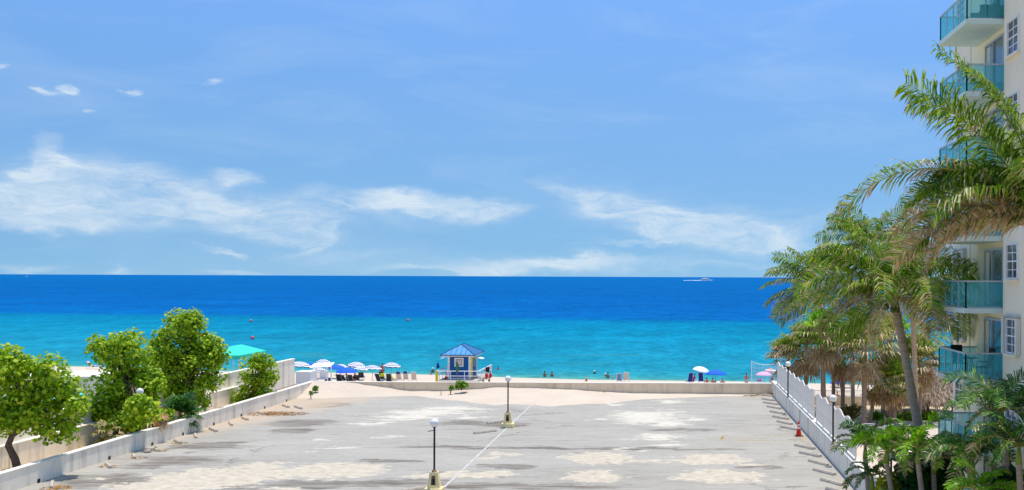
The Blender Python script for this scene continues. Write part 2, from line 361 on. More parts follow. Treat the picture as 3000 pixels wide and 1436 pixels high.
def sand_material(name, a, b, bumpd=.08):
    m, nt, p, oc, out = newmat(name)
    n = noise(nt, oc, .35, 6, .6); n2 = noise(nt, oc, 4, 5, .7)
    c = mix(nt, .5, ramp(nt, n.outputs['Fac'], [(.3, a), (.7, b)]), ramp(nt, n2.outputs['Fac'], [(.3, a), (.7, b)]))
    nt.links.new(c, p.inputs['Base Color']); p.inputs['Roughness'].default_value = .95; p.inputs['Specular IOR Level'].default_value = .05
    bp = nt.nodes.new('ShaderNodeBump'); bp.inputs['Strength'].default_value = .7; bp.inputs['Distance'].default_value = bumpd
    n3 = noise(nt, oc, 2.6, 5, .65); nt.links.new(n3.outputs['Fac'], bp.inputs['Height']); nt.links.new(bp.outputs[0], p.inputs['Normal'])
    return m
M['sand'] = sand_material('beach_sand', S(194, 177, 157), S(214, 198, 178))
def make_beach():
    s = MB(); xs = list(range(-400, 401, 10)); prof = [(-60, -2.35), (-25, -2.42), (-12, -2.6), (-6, -2.85), (0, SZ), (10, -4.2), (30, -6)]
    rows = []
    for x in xs:
        y0 = shoreY(x)+1.2*math.sin(x*.13)+.8*math.sin(x*.31)
        rows.append([(x, min(92, y0-70), -2.35)]+[(x, y0+d, z+(.05*math.sin(x*.7+d) if d < -8 else 0)) for d, z in prof if y0+d > 93])
    for a, b in zip(rows, rows[1:]):
        n = min(len(a), len(b)); a, b = a[:1]+a[-(n-1):], b[:1]+b[-(n-1):]
        for i in range(n-1): s.face([a[i], b[i], b[i+1], a[i+1]])
    tag(s.build('beach', M['sand']), kind='structure')
make_beach()
g = MB(); g.face([(-400,-60,GZ-.06),(400,-60,GZ-.06),(400,93,GZ-.06),(-400,93,GZ-.06)]); tag(g.build('ground', M['path']), kind='structure')
# ------------------------------------------------------------------ parking deck
XL, XR, YF = -28.6, 8.5, 91.0
def px_ell(px, py, w, h):
    c = atz(px, py, 0); y0 = atz(px, py+h/2, 0).y; y1 = atz(px, py-h/2, 0).y
    return c.x, (y0+y1)/2, w/2*c.y/F, (y1-y0)/2
def deck_material():
    m, nt, p, oc, out = newmat('worn_deck_coating')
    wn = noise(nt, mapping(nt, oc, sc=(.5, .8, 1)), 1., 8, .68)
    off = vmth(nt, 'MULTIPLY', vmth(nt, 'SUBTRACT', wn.outputs['Color'], (.5, .5, .5)).outputs[0], (5.5, 3.4, 0)).outputs[0]
    pd = vmth(nt, 'ADD', oc, off).outputs[0]
    def field(lst):
        tot = None
        for px, py, w, h in lst:
            cx, cy, a, b = px_ell(px, py, w, h)
            mp = mapping(nt, pd, (cx, cy, 0), (0,0,0), (a, b, 1), 'TEXTURE')
            sp = vmth(nt, 'MULTIPLY', mp, (1, 1, 0)).outputs[0]
            l = mth(nt, 'SUBTRACT', 1.35, vmth(nt, 'LENGTH', sp).outputs['Value'])
            tot = l if tot is None else mth(nt, 'MAXIMUM', tot, l)
        return tot
    white = field([(1955,1177,80,12),(1790,1184,60,10),(1190,1222,160,20),(1330,1197,200,14),(1260,1208,240,22),(1100,1240,110,9),(1380,1224,100,8),
                   (1890,1222,210,44),(1960,1240,120,20),(1760,1229,80,8),(2040,1228,60,8),(1930,1282,120,22),(1950,1304,90,9),(1840,1318,70,7),(1130,1281,50,6),(950,1289,60,6),(1000,1311,110,6),(920,1324,60,5)])
    cream = field([(1755,1343,185,32),(2085,1345,190,28),(1900,1352,160,8),(1735,1396,170,34),(2090,1397,200,34),(2210,1398,90,28),(2210,1361,60,6),(975,1380,300,44),(850,1386,120,40),(1330,1392,230,20),(1460,1390,120,22),
                   (620,1402,340,66),(480,1424,300,36),(760,1372,120,34),(1430,1339,60,12),(1480,1329,70,8),(2510,1396,0.1,.1),(830,1432,120,14),(280,1402,50,8),(1340,1425,0.1,.1)])
    dark = field([(530,1350,240,26),(640,1305,140,26),(300,1408,240,46),(1010,1418,460,20),(1500,1424,700,16),(700,1376,160,14),(880,1240,200,22),(850,1263,150,14),(960,1187,120,16),(1480,1245,170,16),(2000,1260,200,9),(560,1310,120,14),(420,1365,150,18),(1240,1413,160,14),(1470,1366,140,16),(1350,1239,150,14),
                  (1700,1314,900,7),(1300,1310,300,8),(2230,1370,130,11),(2340,1427,90,8),(2150,1384,0.1,.1),(1250,1386,60,9),(1120,1352,200,7),(760,1424,220,22)])
    st = noise(nt, mapping(nt, oc, sc=(.35, 2.4, 1)), 1., 8, .7, .3)       # streaks across the deck
    fn = noise(nt, oc, 2.2, 7, .7)
    big = noise(nt, mapping(nt, oc, sc=(.07, .16, 1)), 1., 5, .6)
    base = ramp(nt, st.outputs['Fac'], [(.26, S(146, 141, 134)), (.42, S(174, 171, 165)), (.55, S(184, 181, 176)), (.66, S(192, 189, 185)), (.8, S(210, 207, 202))])
    base = mix(nt, .4, base, ramp(nt, big.outputs['Fac'], [(.35, S(156, 151, 142)), (.65, S(190, 186, 180))]))
    base = mix(nt, .12, base, ramp(nt, fn.outputs['Fac'], [(.3, S(120, 118, 116)), (.7, S(220, 220, 220))]))
    vo = nt.nodes.new('ShaderNodeTexVoronoi'); vo.feature = 'DISTANCE_TO_EDGE'; vo.inputs['Scale'].default_value = 1.
    nt.links.new(mapping(nt, pd, sc=(.05, .11, 1)), vo.inputs['Vector'])
    ck = mth(nt, 'MULTIPLY', ramp(nt, vo.outputs['Distance'], [(.002, 1.), (.007, 0.)]), ramp(nt, wn.outputs['Fac'], [(.42, 0.), (.55, .6)]))
    base = mix(nt, ck, base, S(90, 82, 76))
    # dark stains
    dm = mth(nt, 'MULTIPLY', ramp(nt, dark, [(.12, 0.), (.55, 1.)]), ramp(nt, st.outputs['Fac'], [(.42, 1.), (.66, .15)]))
    base = mix(nt, mth(nt, 'MULTIPLY', dm, .72), base, S(92, 80, 68))
    ds = mth(nt, 'MULTIPLY', ramp(nt, st.outputs['Fac'], [(.26, 1.), (.42, 0.)]), .6)
    base = mix(nt, ds, base, S(110, 102, 96))
    # peeling white and cream patches
    fr2 = noise(nt, mapping(nt, oc, sc=(1.2, 5.5, 1)), 1., 7, .72)
    white = mth(nt, 'ADD', white, mth(nt, 'MULTIPLY', mth(nt, 'SUBTRACT', fr2.outputs['Fac'], .54), 4.2))
    wm = ramp(nt, mth(nt, 'ADD', white, mth(nt, 'MULTIPLY', mth(nt, 'SUBTRACT', st.outputs['Fac'], .5), 3.8)), [(.33, 0.), (.4, 1.)])
    wh = mix(nt, fn.outputs['Fac'], S(204, 197, 184), S(240, 235, 225))
    base = mix(nt, mth(nt, 'MULTIPLY', wm, .92), base, wh)
    cream = mth(nt, 'ADD', cream, mth(nt, 'MULTIPLY', mth(nt, 'SUBTRACT', fr2.outputs['Fac'], .47), 1.6))
    cm = ramp(nt, mth(nt, 'ADD', cream, mth(nt, 'MULTIPLY', mth(nt, 'SUBTRACT', fn.outputs['Fac'], .5), 1.5)), [(.36, 0.), (.41, 1.)])
    cr = mix(nt, 1., ramp(nt, fn.outputs['Fac'], [(.3, S(190, 178, 162)), (.6, S(222, 212, 196))]), ramp(nt, fr2.outputs['Fac'], [(.36, .78), (.5, 1.)]), 'MULTIPLY')
    base = mix(nt, mth(nt, 'MULTIPLY', cm, .93), base, cr)
    # scattered small chips
    ch = noise(nt, mapping(nt, oc, sc=(1.1, 3.2, 1)), 1., 6, .7)
    base = mix(nt, mth(nt, 'MULTIPLY', ramp(nt, ch.outputs['Fac'], [(.67, 0.), (.69, 1.)]), .8), base, S(226, 222, 214))
    # sand blown along the left parapet
    sx = nt.nodes.new('ShaderNodeSeparateXYZ'); nt.links.new(oc, sx.inputs[0])
    sd = mth(nt, 'ADD', mth(nt, 'MULTIPLY', mth(nt, 'SUBTRACT', sx.outputs[1], 70.), .055), mth(nt, 'MULTIPLY', mth(nt, 'SUBTRACT', -24.2, sx.outputs[0]), .22))
    sd = mth(nt, 'ADD', sd, mth(nt, 'MULTIPLY', mth(nt, 'SUBTRACT', wn.outputs['Fac'], .5), 2.2))
    base = mix(nt, mth(nt, 'MULTIPLY', mth(nt, 'MULTIPLY', ramp(nt, sd, [(.35, 0.), (.95, 1.)]), ramp(nt, sx.outputs[0], [(0, 1.), (.001, 0.)])), .75), base, S(206, 186, 164))
    base = mix(nt, 1., base, (.84, .81, .74, 1), 'MULTIPLY')
    nt.links.new(base, p.inputs['Base Color']); p.inputs['Roughness'].default_value = .85; p.inputs['Specular IOR Level'].default_value = .15
    bp = nt.nodes.new('ShaderNodeBump'); bp.inputs['Strength'].default_value = .25; bp.inputs['Distance'].default_value = .02
    nt.links.new(fn.outputs['Fac'], bp.inputs['Height']); nt.links.new(bp.outputs[0], p.inputs['Normal'])
    return m
d = MB(); d.span((XL-.35, 20, GZ), (XR+.35, YF+.3, 0)); tag(d.build('parking_deck', deck_material()), kind='structure')
def lerp_tab(t, x):
    if x <= t[0][0]: return t[0][1]
    for (a, va), (b, vb) in zip(t, t[1:]):
        if x <= b: return va+(vb-va)*(x-a)/(b-a)
    return t[-1][1]
def fbm(x, y):
    return math.sin(x*1.3+1.7*math.sin(y*.9))*.5+math.sin(x*2.9+y*2.1)*.28+math.sin(x*.53-y*.8)*.5
def make_drift():
    H = [(xat(a, 91), h) for a, h in ((940,.9),(1000,.88),(1050,.78),(1100,.6),(1150,.38),(1200,.18),(1277,.17),(1330,.24),(1375,.32),(1456,.48),(1540,.46),(1621,.43),(1702,.29),(1783,.14),(1900,.06),(2100,.035),(2270,.02))]
    W = [(xat(a, 88), w) for a, w in ((930,4.0),(1000,3.2),(1060,2.9),(1200,2.0),(1300,3.8),(1400,6.2),(1480,7.8),(1650,8.4),(1760,6.6),(1900,3.8),(2100,1.3),(2260,.6))]
    s = MB(); nx, ny = 190, 46; x0, x1 = XL, XR; g = []
    for i in range(nx+1):
        x = x0+(x1-x0)*i/nx; row = []
        w = lerp_tab(W, x)*(1+.08*fbm(x*1.1, 2)); h = lerp_tab(H, x)
        for j in range(ny+1):
            y = YF+.0-10.5*j/ny; t = (YF-y)/w
            z = h*max(0, 1-t)**1.35+.03*max(0, min(1, (1-t)*6))+.035*fbm(x*1.6, y*1.9)*max(0, min(1, (1.05-t)*1.5))*min(1, h*3+.25)-(.0 if t < 1 else .06*(t-1)+.004)
            if t < 1: z = max(z, .004)
            row.append((x, y, z))
        g.append(row)
    k = [[None]*(ny+1) for _ in range(nx+1)]
    for i in range(nx+1):
        for j in range(ny+1): k[i][j] = len(s.v); s.v.append(g[i][j])
    for i in range(nx):
        for j in range(ny): s.f.append((k[i][j], k[i][j+1], k[i+1][j+1], k[i+1][j])); s.m.append(0)
    tag(s.build('sand_drift', M['sand'], smooth=True), kind='structure')
make_drift()
def worn_paint(name, col, keep):
    m, nt, p, oc, out = newmat(name)
    p.inputs['Base Color'].default_value = col; p.inputs['Roughness'].default_value = .8
    n = noise(nt, oc, 3.5, 7, .75)
    nt.links.new(ramp(nt, n.outputs['Fac'], [(keep, 0.), (keep+.08, .8)]), p.inputs['Alpha'])
    return m
M['paint_white'] = worn_paint('worn_white_paint', S(214, 210, 202), .42); M['paint_yellow'] = worn_paint('worn_yellow_paint', S(226, 184, 66), .5)
M['paint_faint'] = worn_paint('faint_white_paint', S(222, 220, 216), .54)
s = MB(); s.span((-10.05, 40, .004), (-9.93, 86, .006)); tag(s.build('painted_line', M['paint_white']), kind='structure')
s = MB()
DIR = Vector((.52, -.86, 0)).normalized(); PER = Vector((.86, .52, 0)).normalized()
for i in range(11):
    y = 44+i*4.1; c = Vector((4.6, y, .006)); s.box(c, (6.5, .1, .002), R(18))
    s.box((-24.6, y-1, .006), (6.5, .1, .002), R(18)); s.box((-13, y+.6, .006), (5, .1, .002), R(18)); s.box((-7, y, .006), (5, .1, .002), R(18))
tag(s.build('stall_lines', M['paint_faint']), kind='structure')
s = MB(); q = [atz(a, b, .008) for a, b in ((2120,1276),(2345,1276),(2360,1290),(2112,1290))]
for a, b in zip(q, q[1:]+q[:1]):
    dv = (b-a); s.box((a+b)/2, (dv.length, .14, .002), math.atan2(dv.y, dv.x))
s.box(atz(2119, 1283, .008), (.35, 1.0, .002)); s.box(atz(2230, 1283, .008), (6.5, .1, .002), R(6))
tag(s.build('yellow_hatching', M['paint_yellow']), kind='structure')
# ------------------------------------------------------------------ parapet walls
def parapet(label, a, b, coping, m, joints):
    root = thing('parapet_wall', label, 'wall', ((a[0]+b[0])/2, (a[1]+b[1])/2, 0))
    o = Vector(root.location); k = MB(); k.span(Vector((a[0], a[1], .0))-o, Vector((b[0], b[1], coping-.07))-o); w = k.build('wall_face', m, root)
    cp = MB(); cp.span(Vector((a[0]-.03, a[1]-.03, coping-.069))-o, Vector((b[0]+.03, b[1]+.03, coping))-o); cp.build('coping', M['coping'], root, bevel=.015)
    for j in joints:
        jm = MB(); jm.span(Vector(j[0])-o, Vector(j[1])-o); jm.build(j[2], j[3], root)
    return root
jl = []
for y in (46, 53.2, 59.5, 65, 70.2, 76, 82.5): jl.append(((XL-.002, y, .01), (XL+.012, y+.05, .84), 'joint', M['stucco_grey']))
for y in (51.2, 57.7, 62.5, 66.5, 71.0, 75.6, 80.0, 84.6): jl.append(((XL-.01, y, .0), (XL+.02, y+.22, .17), 'drain', M['dark']))
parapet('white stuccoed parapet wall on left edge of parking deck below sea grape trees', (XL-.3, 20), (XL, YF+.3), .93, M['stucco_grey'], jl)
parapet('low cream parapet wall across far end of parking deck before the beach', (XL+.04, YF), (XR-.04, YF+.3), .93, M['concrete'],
        [((xat(1586, YF), YF-.16, 0), (xat(1599, YF), YF-.001, .9), 'pilaster', M['concrete'])])
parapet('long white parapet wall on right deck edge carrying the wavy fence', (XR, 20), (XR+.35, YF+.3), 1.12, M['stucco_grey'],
        [((XR-.012, 64.9, .0), (XR+.001, 65.2, 1.05), 'joint', M['concrete']), ((XR-.012, 72, 0), (XR+.001, 72.04, 1.05), 'joint', M['rust'])])
# ------------------------------------------------------------------ wavy fence
def fence(y0, y1, label, group, ph):
    root = thing('picket_fence', label, 'fence', (XR+.2, y0, 1.12), 0, group)
    n = max(1, round((y1-y0)/2.6)); L = (y1-y0)/n
    wave = lambda y: 1.66+.085*math.sin((y+ph)*2*math.pi/2.6)+.03*math.sin((y+ph)*2*math.pi/5.2)
    for i in range(n):
        b = MB(); a = i*L; c = int(L/.105)
        for j in range(1, c):
            y = a+L*j/c; b.box((0, y, (.1+wave(y))/2), (.03, .05, wave(y)-.1))
        for z in (.14, .75): b.box((0, a+L/2, z), (.025, L-.08, .05))
        b.tube([(0, a+.05+(L-.1)*t/14, wave(a+.05+(L-.1)*t/14)) for t in range(15)], .035, 6)
        b.build('fence_panel', M['fence_white'], root)
    for i in range(n+1):
        p = MB(); h = wave(i*L)+.015; p.box((0, i*L, h/2), (.07, .07, h)); p.box((0, i*L, h+.01), (.08, .08, .02)); p.build('post', M['fence_white'], root)
    return root
fence(66.6, 88.6, 'white wavy-topped picket fence on right parapet, far run beside the sabal palms', 'white wavy fence runs', .3)
fence(51.8, 65.4, 'white wavy-topped picket fence on right parapet, near run behind the traffic cone', 'white wavy fence runs', 1.1)
# ------------------------------------------------------------------ lamps
def globe(b, c, r=.19): b.ball(c, r, 24, 16)
def lamp(label, loc, zg, pedestal, group):
    root = thing('lamp_post', label, 'lamp', loc, 0, group); z0 = 0
    if pedestal:
        b = MB(); b.box((0,0,.13), (.76, .76, .26)); b.build('base_slab', M['pedestal'], root, bevel=.02)
        b = MB()  # tapered pedestal with an access recess in its face
        def ring(hw, z): return [(-hw,-hw,z),(hw,-hw,z),(hw,hw,z),(-hw,hw,z)]
        lo, hi = ring(.265, .261), ring(.165, .95)
        for i in range(1, 4): b.face([lo[i], lo[(i+1) % 4], hi[(i+1) % 4], hi[i]])
        b.face(hi)
        f = lambda u, v: tuple(Vector(lo[0]).lerp(lo[1], u).lerp(Vector(hi[0]).lerp(hi[1], u), v))
        us, vs_ = (0, .28, .72, 1), (0, .2, .8, 1)
        for i in range(3):
            for j in range(3):
                if i == 1 and j == 1: continue
                b.face([f(us[i], vs_[j]), f(us[i+1], vs_[j]), f(us[i+1], vs_[j+1]), f(us[i], vs_[j+1])])
        q = [f(.28,.2), f(.72,.2), f(.72,.8), f(.28,.8)]; qi = [(x, y+.07, z) for x, y, z in q]
        for i in range(4): b.face([q[i], q[(i+1) % 4], qi[(i+1) % 4], qi[i]])
        b.build('pedestal', M['pedestal'], root)
        b = MB(); b.face(qi); b.box((.0, qi[0][1]-.01, .55), (.08, .03, .25), 0, 1); b.build('access_recess', [M['rust'], M['dark']], root)
        z0 = .95
        b = MB(); b.lathe((0,0,.951), [(.13,0),(.13,.03),(.09,.05),(.06,.1),(.0,.1)], 14); b.build('collar', M['rust'], root)
    b = MB(); b.tube([(0,0,z0),(0,0,zg-.17)], .043 if pedestal else .045, 10); b.lathe((0,0,zg-.2), [(.05,0),(.1,.02),(.1,.06),(.0,.06)], 12); b.build('pole', M['dark'], root)
    b = MB(); globe(b, (0,0,zg)); b.build('globe', M['globe'], root, smooth=True)
    if not pedestal or 'nearer' in label:
        b = MB(); b.tube([(-.28,0,zg-.37 if pedestal else zg-.32),(0,0,zg-.32)], .018, 6); b.build('bracket', M['dark'], root)
    return root
lamp('nearer globe lamp post on a cream pedestal in the middle of the deck', atz(1272, 1446, 0), 3.08, True, 'globe lamps on pedestals')
lamp('farther globe lamp post on a cream pedestal beside the sand drift', atz(1488, 1252, 0), 3.05, True, 'globe lamps on pedestals')
GW = 'globe lamps along the parapet walls'
lamp('globe lamp on thin black pole along white fence, beside the far sabal palms', (8.42, 78.3, 1.12), 2.35, False, GW)
lamp('globe lamp on thin black pole before the near fence run', (8.42, 57, 1.12), 2.26, False, GW)
lamp('globe lamp sticking out of sea grape leaves above the left parapet', (-29.0, 62.0, .93), 2.14, False, GW)
p = at(2611, 1335, 47); lamp('black garden lamp pole among the small palms right of the parapet', (p.x, 47, -.5), p.z+.5, False, GW)
# ------------------------------------------------------------------ wheel stops
def stop_proto():
    root = thing('wheel_stop', '', 'wheel stop', (0,0,0), 0, '')
    b = MB(); L = 1.75
    prof = [(-.09,0),(.09,0),(.085,.06),(.05,.135),(-.05,.135),(-.085,.06)]
    a = [(-L/2, y, z) for y, z in prof]; c = [(L/2, y, z) for y, z in prof]
    a2 = [(-L/2+.04 if z > .05 else -L/2, y, z) for y, z in prof]; c2 = [(L/2-.04 if z > .05 else L/2, y, z) for y, z in prof]
    for i in range(6): b.face([a2[i], a2[(i+1) % 6], c2[(i+1) % 6], c2[i]])
    b.face(a2[::-1]); b.face(c2)
    b.build('concrete_block', M['stop'], root, bevel=.01)
    for x in (-.5, .5):
        r = MB(); r.tube([(x,0,.128),(x,0,.15)], .022, 8); r.build('anchor_pin', M['rust'], root)
    return root
sp0 = stop_proto(); used = False
def put_stop(c, ang, label, group, sc=1):
    global used
    o = copy_tree(sp0) if used else sp0; used = True
    o.location = c; o.rotation_euler = (0, 0, ang); o['label'] = label; o['group'] = group; o.scale = (sc, 1, 1)
ang = math.atan2(DIR.y, DIR.x)
rs = [(2253,1160),(2252,1172),(2259,1183),(2268,1195),(2278,1210),(2287,1225),(2299,1240),(2313,1256),(2358,1311),(2374,1333),(2398,1358),(2415,1385),(2437,1415),(2460,1442)]
for i, (a, b) in enumerate(rs):
    put_stop(atz(a, b+1, 0), ang+rng.uniform(-.09, .09), 'grey concrete wheel stop by right parapet, %s from the far wall' % ORD[i], 'wheel stops along the right parapet')
ls = [(874,1196),(837,1187+5),(765,1213),(718,1229),(676,1244),(625,1262),(573,1280),(521,1297),(458,1318),(392,1340),(318,1368),(152,1424)]
for i, (a, b) in enumerate(ls):
    put_stop(atz(a, b, 0), ang+rng.uniform(-.12, .12), 'short concrete wheel stop by left parapet, %s from the far wall' % ORD[i], 'wheel stops along the left parapet', rng.choice((1, 1, .8)))
for (a, b, ra, lb) in ((1421, 1268, 48, 'loose grey wheel stop lying askew left of the far lamp pedestal'), (1456, 1239, 52, 'loose grey wheel stop lying against the far lamp pedestal'), (1225, 1436, 50, 'brown wheel stop lying left of the near lamp pedestal')):
    put_stop(atz(a, b, 0), R(ra), lb, 'loose wheel stops in mid deck')
# ------------------------------------------------------------------ cones
def cone(label, loc, h=.9, group=None):
    root = thing('traffic_cone', label, 'traffic cone', loc, .2, group); r = .17*h/.9
    b = MB(); b.box((0,0,.02*h), (.44*h/.9, .44*h/.9, .04*h)); b.build('base', M['dark'], root)
    b = MB(); rr = lambda t: r*(1-t)+.03*t
    b.lathe((0,0,.04*h), [(rr(t)*(1.0), t*h*.96) for t in (0, .1, .25, .45)], 18); b.lathe((0,0,.04*h), [(rr(t), t*h*.96) for t in (.58, .66)], 18); b.lathe((0,0,.04*h), [(rr(t), t*h*.96) for t in (.76, .9, 1)]+[(0, h*.96)], 18); b.build('cone_body', M['orange'], root, smooth=True)
    for t0, t1 in ((.45, .58), (.66, .76)):
        k = MB(); k.lathe((0,0,.04*h), [(rr(t0), t0*h*.96), (rr(t0)+.004, t0*h*.96+.002), (rr(t1)+.004, t1*h*.96-.002), (rr(t1), t1*h*.96)], 18); k.build('reflective_band', M['reflect'], root, smooth=True)
cone('orange traffic cone with two white bands standing beside the white fence', atz(2340, 1278, 0), .92)
# ------------------------------------------------------------------ deck litter
def litter(name, label, cat, c, rx, ry, h, n, m, seed):
    r = random.Random(seed); b = MB()
    for i in range(n):
        a = r.uniform(0, 6.28); q = math.sqrt(r.random()); x, y = rx*q*math.cos(a), ry*q*math.sin(a)
        z = h*(1-q)*r.uniform(.3, 1)+.012; l = r.uniform(.06, .22); an = r.uniform(0, 6.28)
        dv = Vector((math.cos(an), math.sin(an), r.uniform(-.2, .3)))*l; w = Vector((-math.sin(an), math.cos(an), r.uniform(-.5, .5)))*r.uniform(.01, .035)
        p = Vector((x, y, z)); b.face([p-dv-w*.2, p+w, p+dv, p-w])
    b.lathe((0,0,-.01), [(.55, 0), (.4, h*.35), (.2, h*.6), (0, h*.7)], 20); k = len(b.v)-80
    for i in range(k, len(b.v)):
        x, y, z = b.v[i]; b.v[i] = (x*rx*.8*(1+.2*math.sin(i*2.3)), y*ry*.8*(1+.2*math.sin(i*1.7)), z)
    return tag(b.build(name, m, loc=c), label, cat)
litter('debris_pile', 'brown heap of dry plant debris on the sand by left parapet', 'debris', atz(805, 1213, 0), 2.3, 1.3, .14, 500, M['litter'], 3)
litter('leaf_pile', 'dark dead leaves piled in the right corner of the deck', 'debris', atz(2262, 1158, 0), .8, .7, .3, 160, M['litter'], 4)
litter('leaf_litter', 'reddish dry leaves on deck beside the nearest left wheel stop', 'debris', atz(165, 1430, 0), .7, .6, .06, 120, G['dry_orange'], 5)
for i, (a, b, lb) in enumerate(((322, 1367, 'rusty rubble crumbs at eleventh left wheel stop'), (402, 1343, 'tan rubble crumbs beside the tenth left wheel stop'), (468, 1321, 'broken tan rubble beside the ninth left wheel stop'), (527, 1299, 'few tan crumbs beside the eighth left wheel stop'))):
    litter('rubble', lb, 'rubble', atz(a, b, 0), .5, .45, .07, 60, G['dry'], 20+i)
def rock(label, c, r):
    b = MB(); b.ball((0,0,r*.4), r, 9, 6, (1.3, 1, .7))
    b.v = [tuple(Vector(v)*(1+.18*math.sin(7*v[0]/r+3*v[1]/r+5*v[2]/r))) for v in b.v]
    tag(b.build('stone', M['stop'], loc=c), label, 'stone')
rock('small grey stone on deck between two left wheel stops', atz(433, 1326, 0), .17)
# dead palm frond stalks on the deck by the right corner
b = MB()
for i in range(4):
    c = Vector((-1+i*.5, rng.uniform(-.8, .6), .05)); a = rng.uniform(-.3, .2); b.tube([c, c+Vector((.7*math.cos(a), .7*math.sin(a), .05)), c+Vector((1.5*math.cos(a), 1.5*math.sin(a), .02))], [.035, .025, .012], 6)
tag(b.build('fallen_frond_stalks', G['stem_dry'], loc=atz(2215, 1161, 0)), 'dry fallen frond stalks lying near the far right corner', 'debris')
# ------------------------------------------------------------------ foliage builders
def rdir(r):
    z = r.uniform(-1, 1); a = r.uniform(0, 2*math.pi); q = math.sqrt(1-z*z); return Vector((q*math.cos(a), q*math.sin(a), z))
def leaf_cloud(b, lobes, dens, size, r, long=1., mi=0, up=.5):
    for c, rad in lobes:
        n = int(dens*rad*rad)
        for i in range(n):
            d = rdir(r)
            if d.z < -.5 and r.random() < .6: continue
            p = c+d*rad*r.uniform(.72, 1.12)
            nrm = (d*.8+Vector((0,0,up))+rdir(r)*.75).normalized()
            t = nrm.orthogonal().normalized(); t.rotate(Matrix.Rotation(r.uniform(0, 6.28), 3, nrm)); w = nrm.cross(t)
            s = size*r.uniform(.65, 1.2)
            if long > 1.3:
                b.face([p-t*s*long*.5, p+w*s*.5, p+t*s*long*.5-Vector((0,0,s*.2)), p-w*s*.5], mi)
            else:
                b.face([p+(t*math.cos(k*math.pi/3)+w*math.sin(k*math.pi/3))*s*.5-nrm*(.06*s if k % 3 else 0) for k in range(6)], mi)
def lobes_in(ells, n, r, rad):
    out = []
    for (c, a, bq, cq), k in zip(ells, n):
        for i in range(k):
            d = rdir(r); q = r.uniform(.35, 1.0)
            rr = r.uniform(*rad)
            out.append((c+Vector((d.x*max(.1, a-rr*.6)*q, d.y*max(.1, bq-rr*.6)*q, d.z*max(.1, cq-rr*.6)*q)), rr))
    return out
def sea_grape(label, Y, ells_px, nl, trunk_px, seed, rad=(.45, .8), dens=300, leaf=.2, group='sea grape trees behind the left parapet', name='sea_grape_tree'):
    r = random.Random(seed); E = []
    for px, py, rx, ry, *dy in ells_px:
        c = at(px, py, Y+(dy[0] if dy else 0)); a = rx*Y/F; E.append((c, a, a*.8, ry*Y/F))
    T = [at(px, py, Y+dy) for px, py, dy in trunk_px]
    base = T[0].copy(); root = thing(name, label, 'tree' if name.endswith('tree') else 'bush', base, 0, group)
    lob = lobes_in(E, nl, r, rad)
    b = MB(); leaf_cloud(b, [(c-base, q) for c, q in lob], dens, leaf, r); b.build('crown', G['seagrape'], root)
    t = MB(); n = len(T); rr = [.19-.09*i/max(1, n-1) for i in range(n)] if name.endswith('tree') else [.06]*n
    t.tube([p-base for p in T], rr, 10)
    top = T[-1]
    for c, q in lob[::2]:
        src = T[max(1, n-1-r.randint(0, 1))]; mid = src.lerp(c, .5)+Vector((r.uniform(-.2,.2), r.uniform(-.2,.2), r.uniform(.0,.3)))
        t.tube([src-base, mid-base, c-base], [.065, .04, .015], 6)
    t.build('trunk', M['bark'], root, smooth=True)
    return root
sea_grape('leaning sea grape tree with bare curved trunk, nearest of the left trees', 53, [(60,1110,105,95),(150,1120,85,95),(90,1205,125,80),(205,1180,50,70),(30,1060,60,50),(170,1260,60,30),(20,1230,50,40)], [17,15,18,8,6,6,5], [(58,1400,0),(44,1345,0),(24,1305,0),(36,1275,0),(80,1245,.2),(110,1190,.3)], 1, dens=230)
sea_grape('dense sea grape tree growing around a globe lamp above the left parapet', 64, [(370,1040,95,75),(350,1130,110,85),(300,1200,65,60),(420,1150,60,110),(290,1020,35,40),(412,1208,46,44,-2.8),(445,1120,40,60,.8),(260,1215,35,30),(375,1240,50,30,-1.5)], [16,22,12,14,4,10,8,5,6], [(345,1330,0),(338,1270,0),(360,1190,0),(370,1110,0)], 2)
sea_grape('tallest sea grape tree, before the turquoise canopy', 73, [(530,960,75,62),(570,1030,100,75),(500,1080,75,80),(600,1110,75,55),(570,1170,65,45),(470,1000,28,40),(472,1070,50,75),(620,1040,50,50),(500,1140,60,50)], [16,24,16,10,9,4,11,8,9], [(545,1270,0),(548,1200,0),(556,1120,0),(560,1050,0)], 3)
sea_grape('smallest sea grape tree, beside the tall white garden wall end', 83, [(750,1100,62,60),(740,1150,70,40),(700,1165,45,25),(770,1065,40,28),(790,1120,25,50)], [16,12,6,5,5], [(735,1220,0),(738,1170,0),(745,1120,0)], 4, rad=(.35, .65))
sea_grape('low sea grape bush hanging over the left parapet by the dry fan palm', 66.2, [(478,1222,38,36),(465,1250,22,20)], [8,3], [(478,1300,0),(478,1235,0)], 5, rad=(.25, .45), leaf=.22, name='sea_grape_bush', group=None)
for i, (px, py, Y, rr, lb) in enumerate(((30,1385,53.5,60,'low green weeds at foot of the leaning sea grape trunk'),)):
    r = random.Random(50+i); c = at(px, py, Y); lob = [(Vector((r.uniform(-1,1), r.uniform(-.4,.4), r.uniform(-.15,.1))), .3) for _ in range(8)]
    b = MB(); leaf_cloud(b, lob, 160, .14, r, 1.6); tag(b.build('weeds', G['shrub'], loc=c), lb, 'plant')
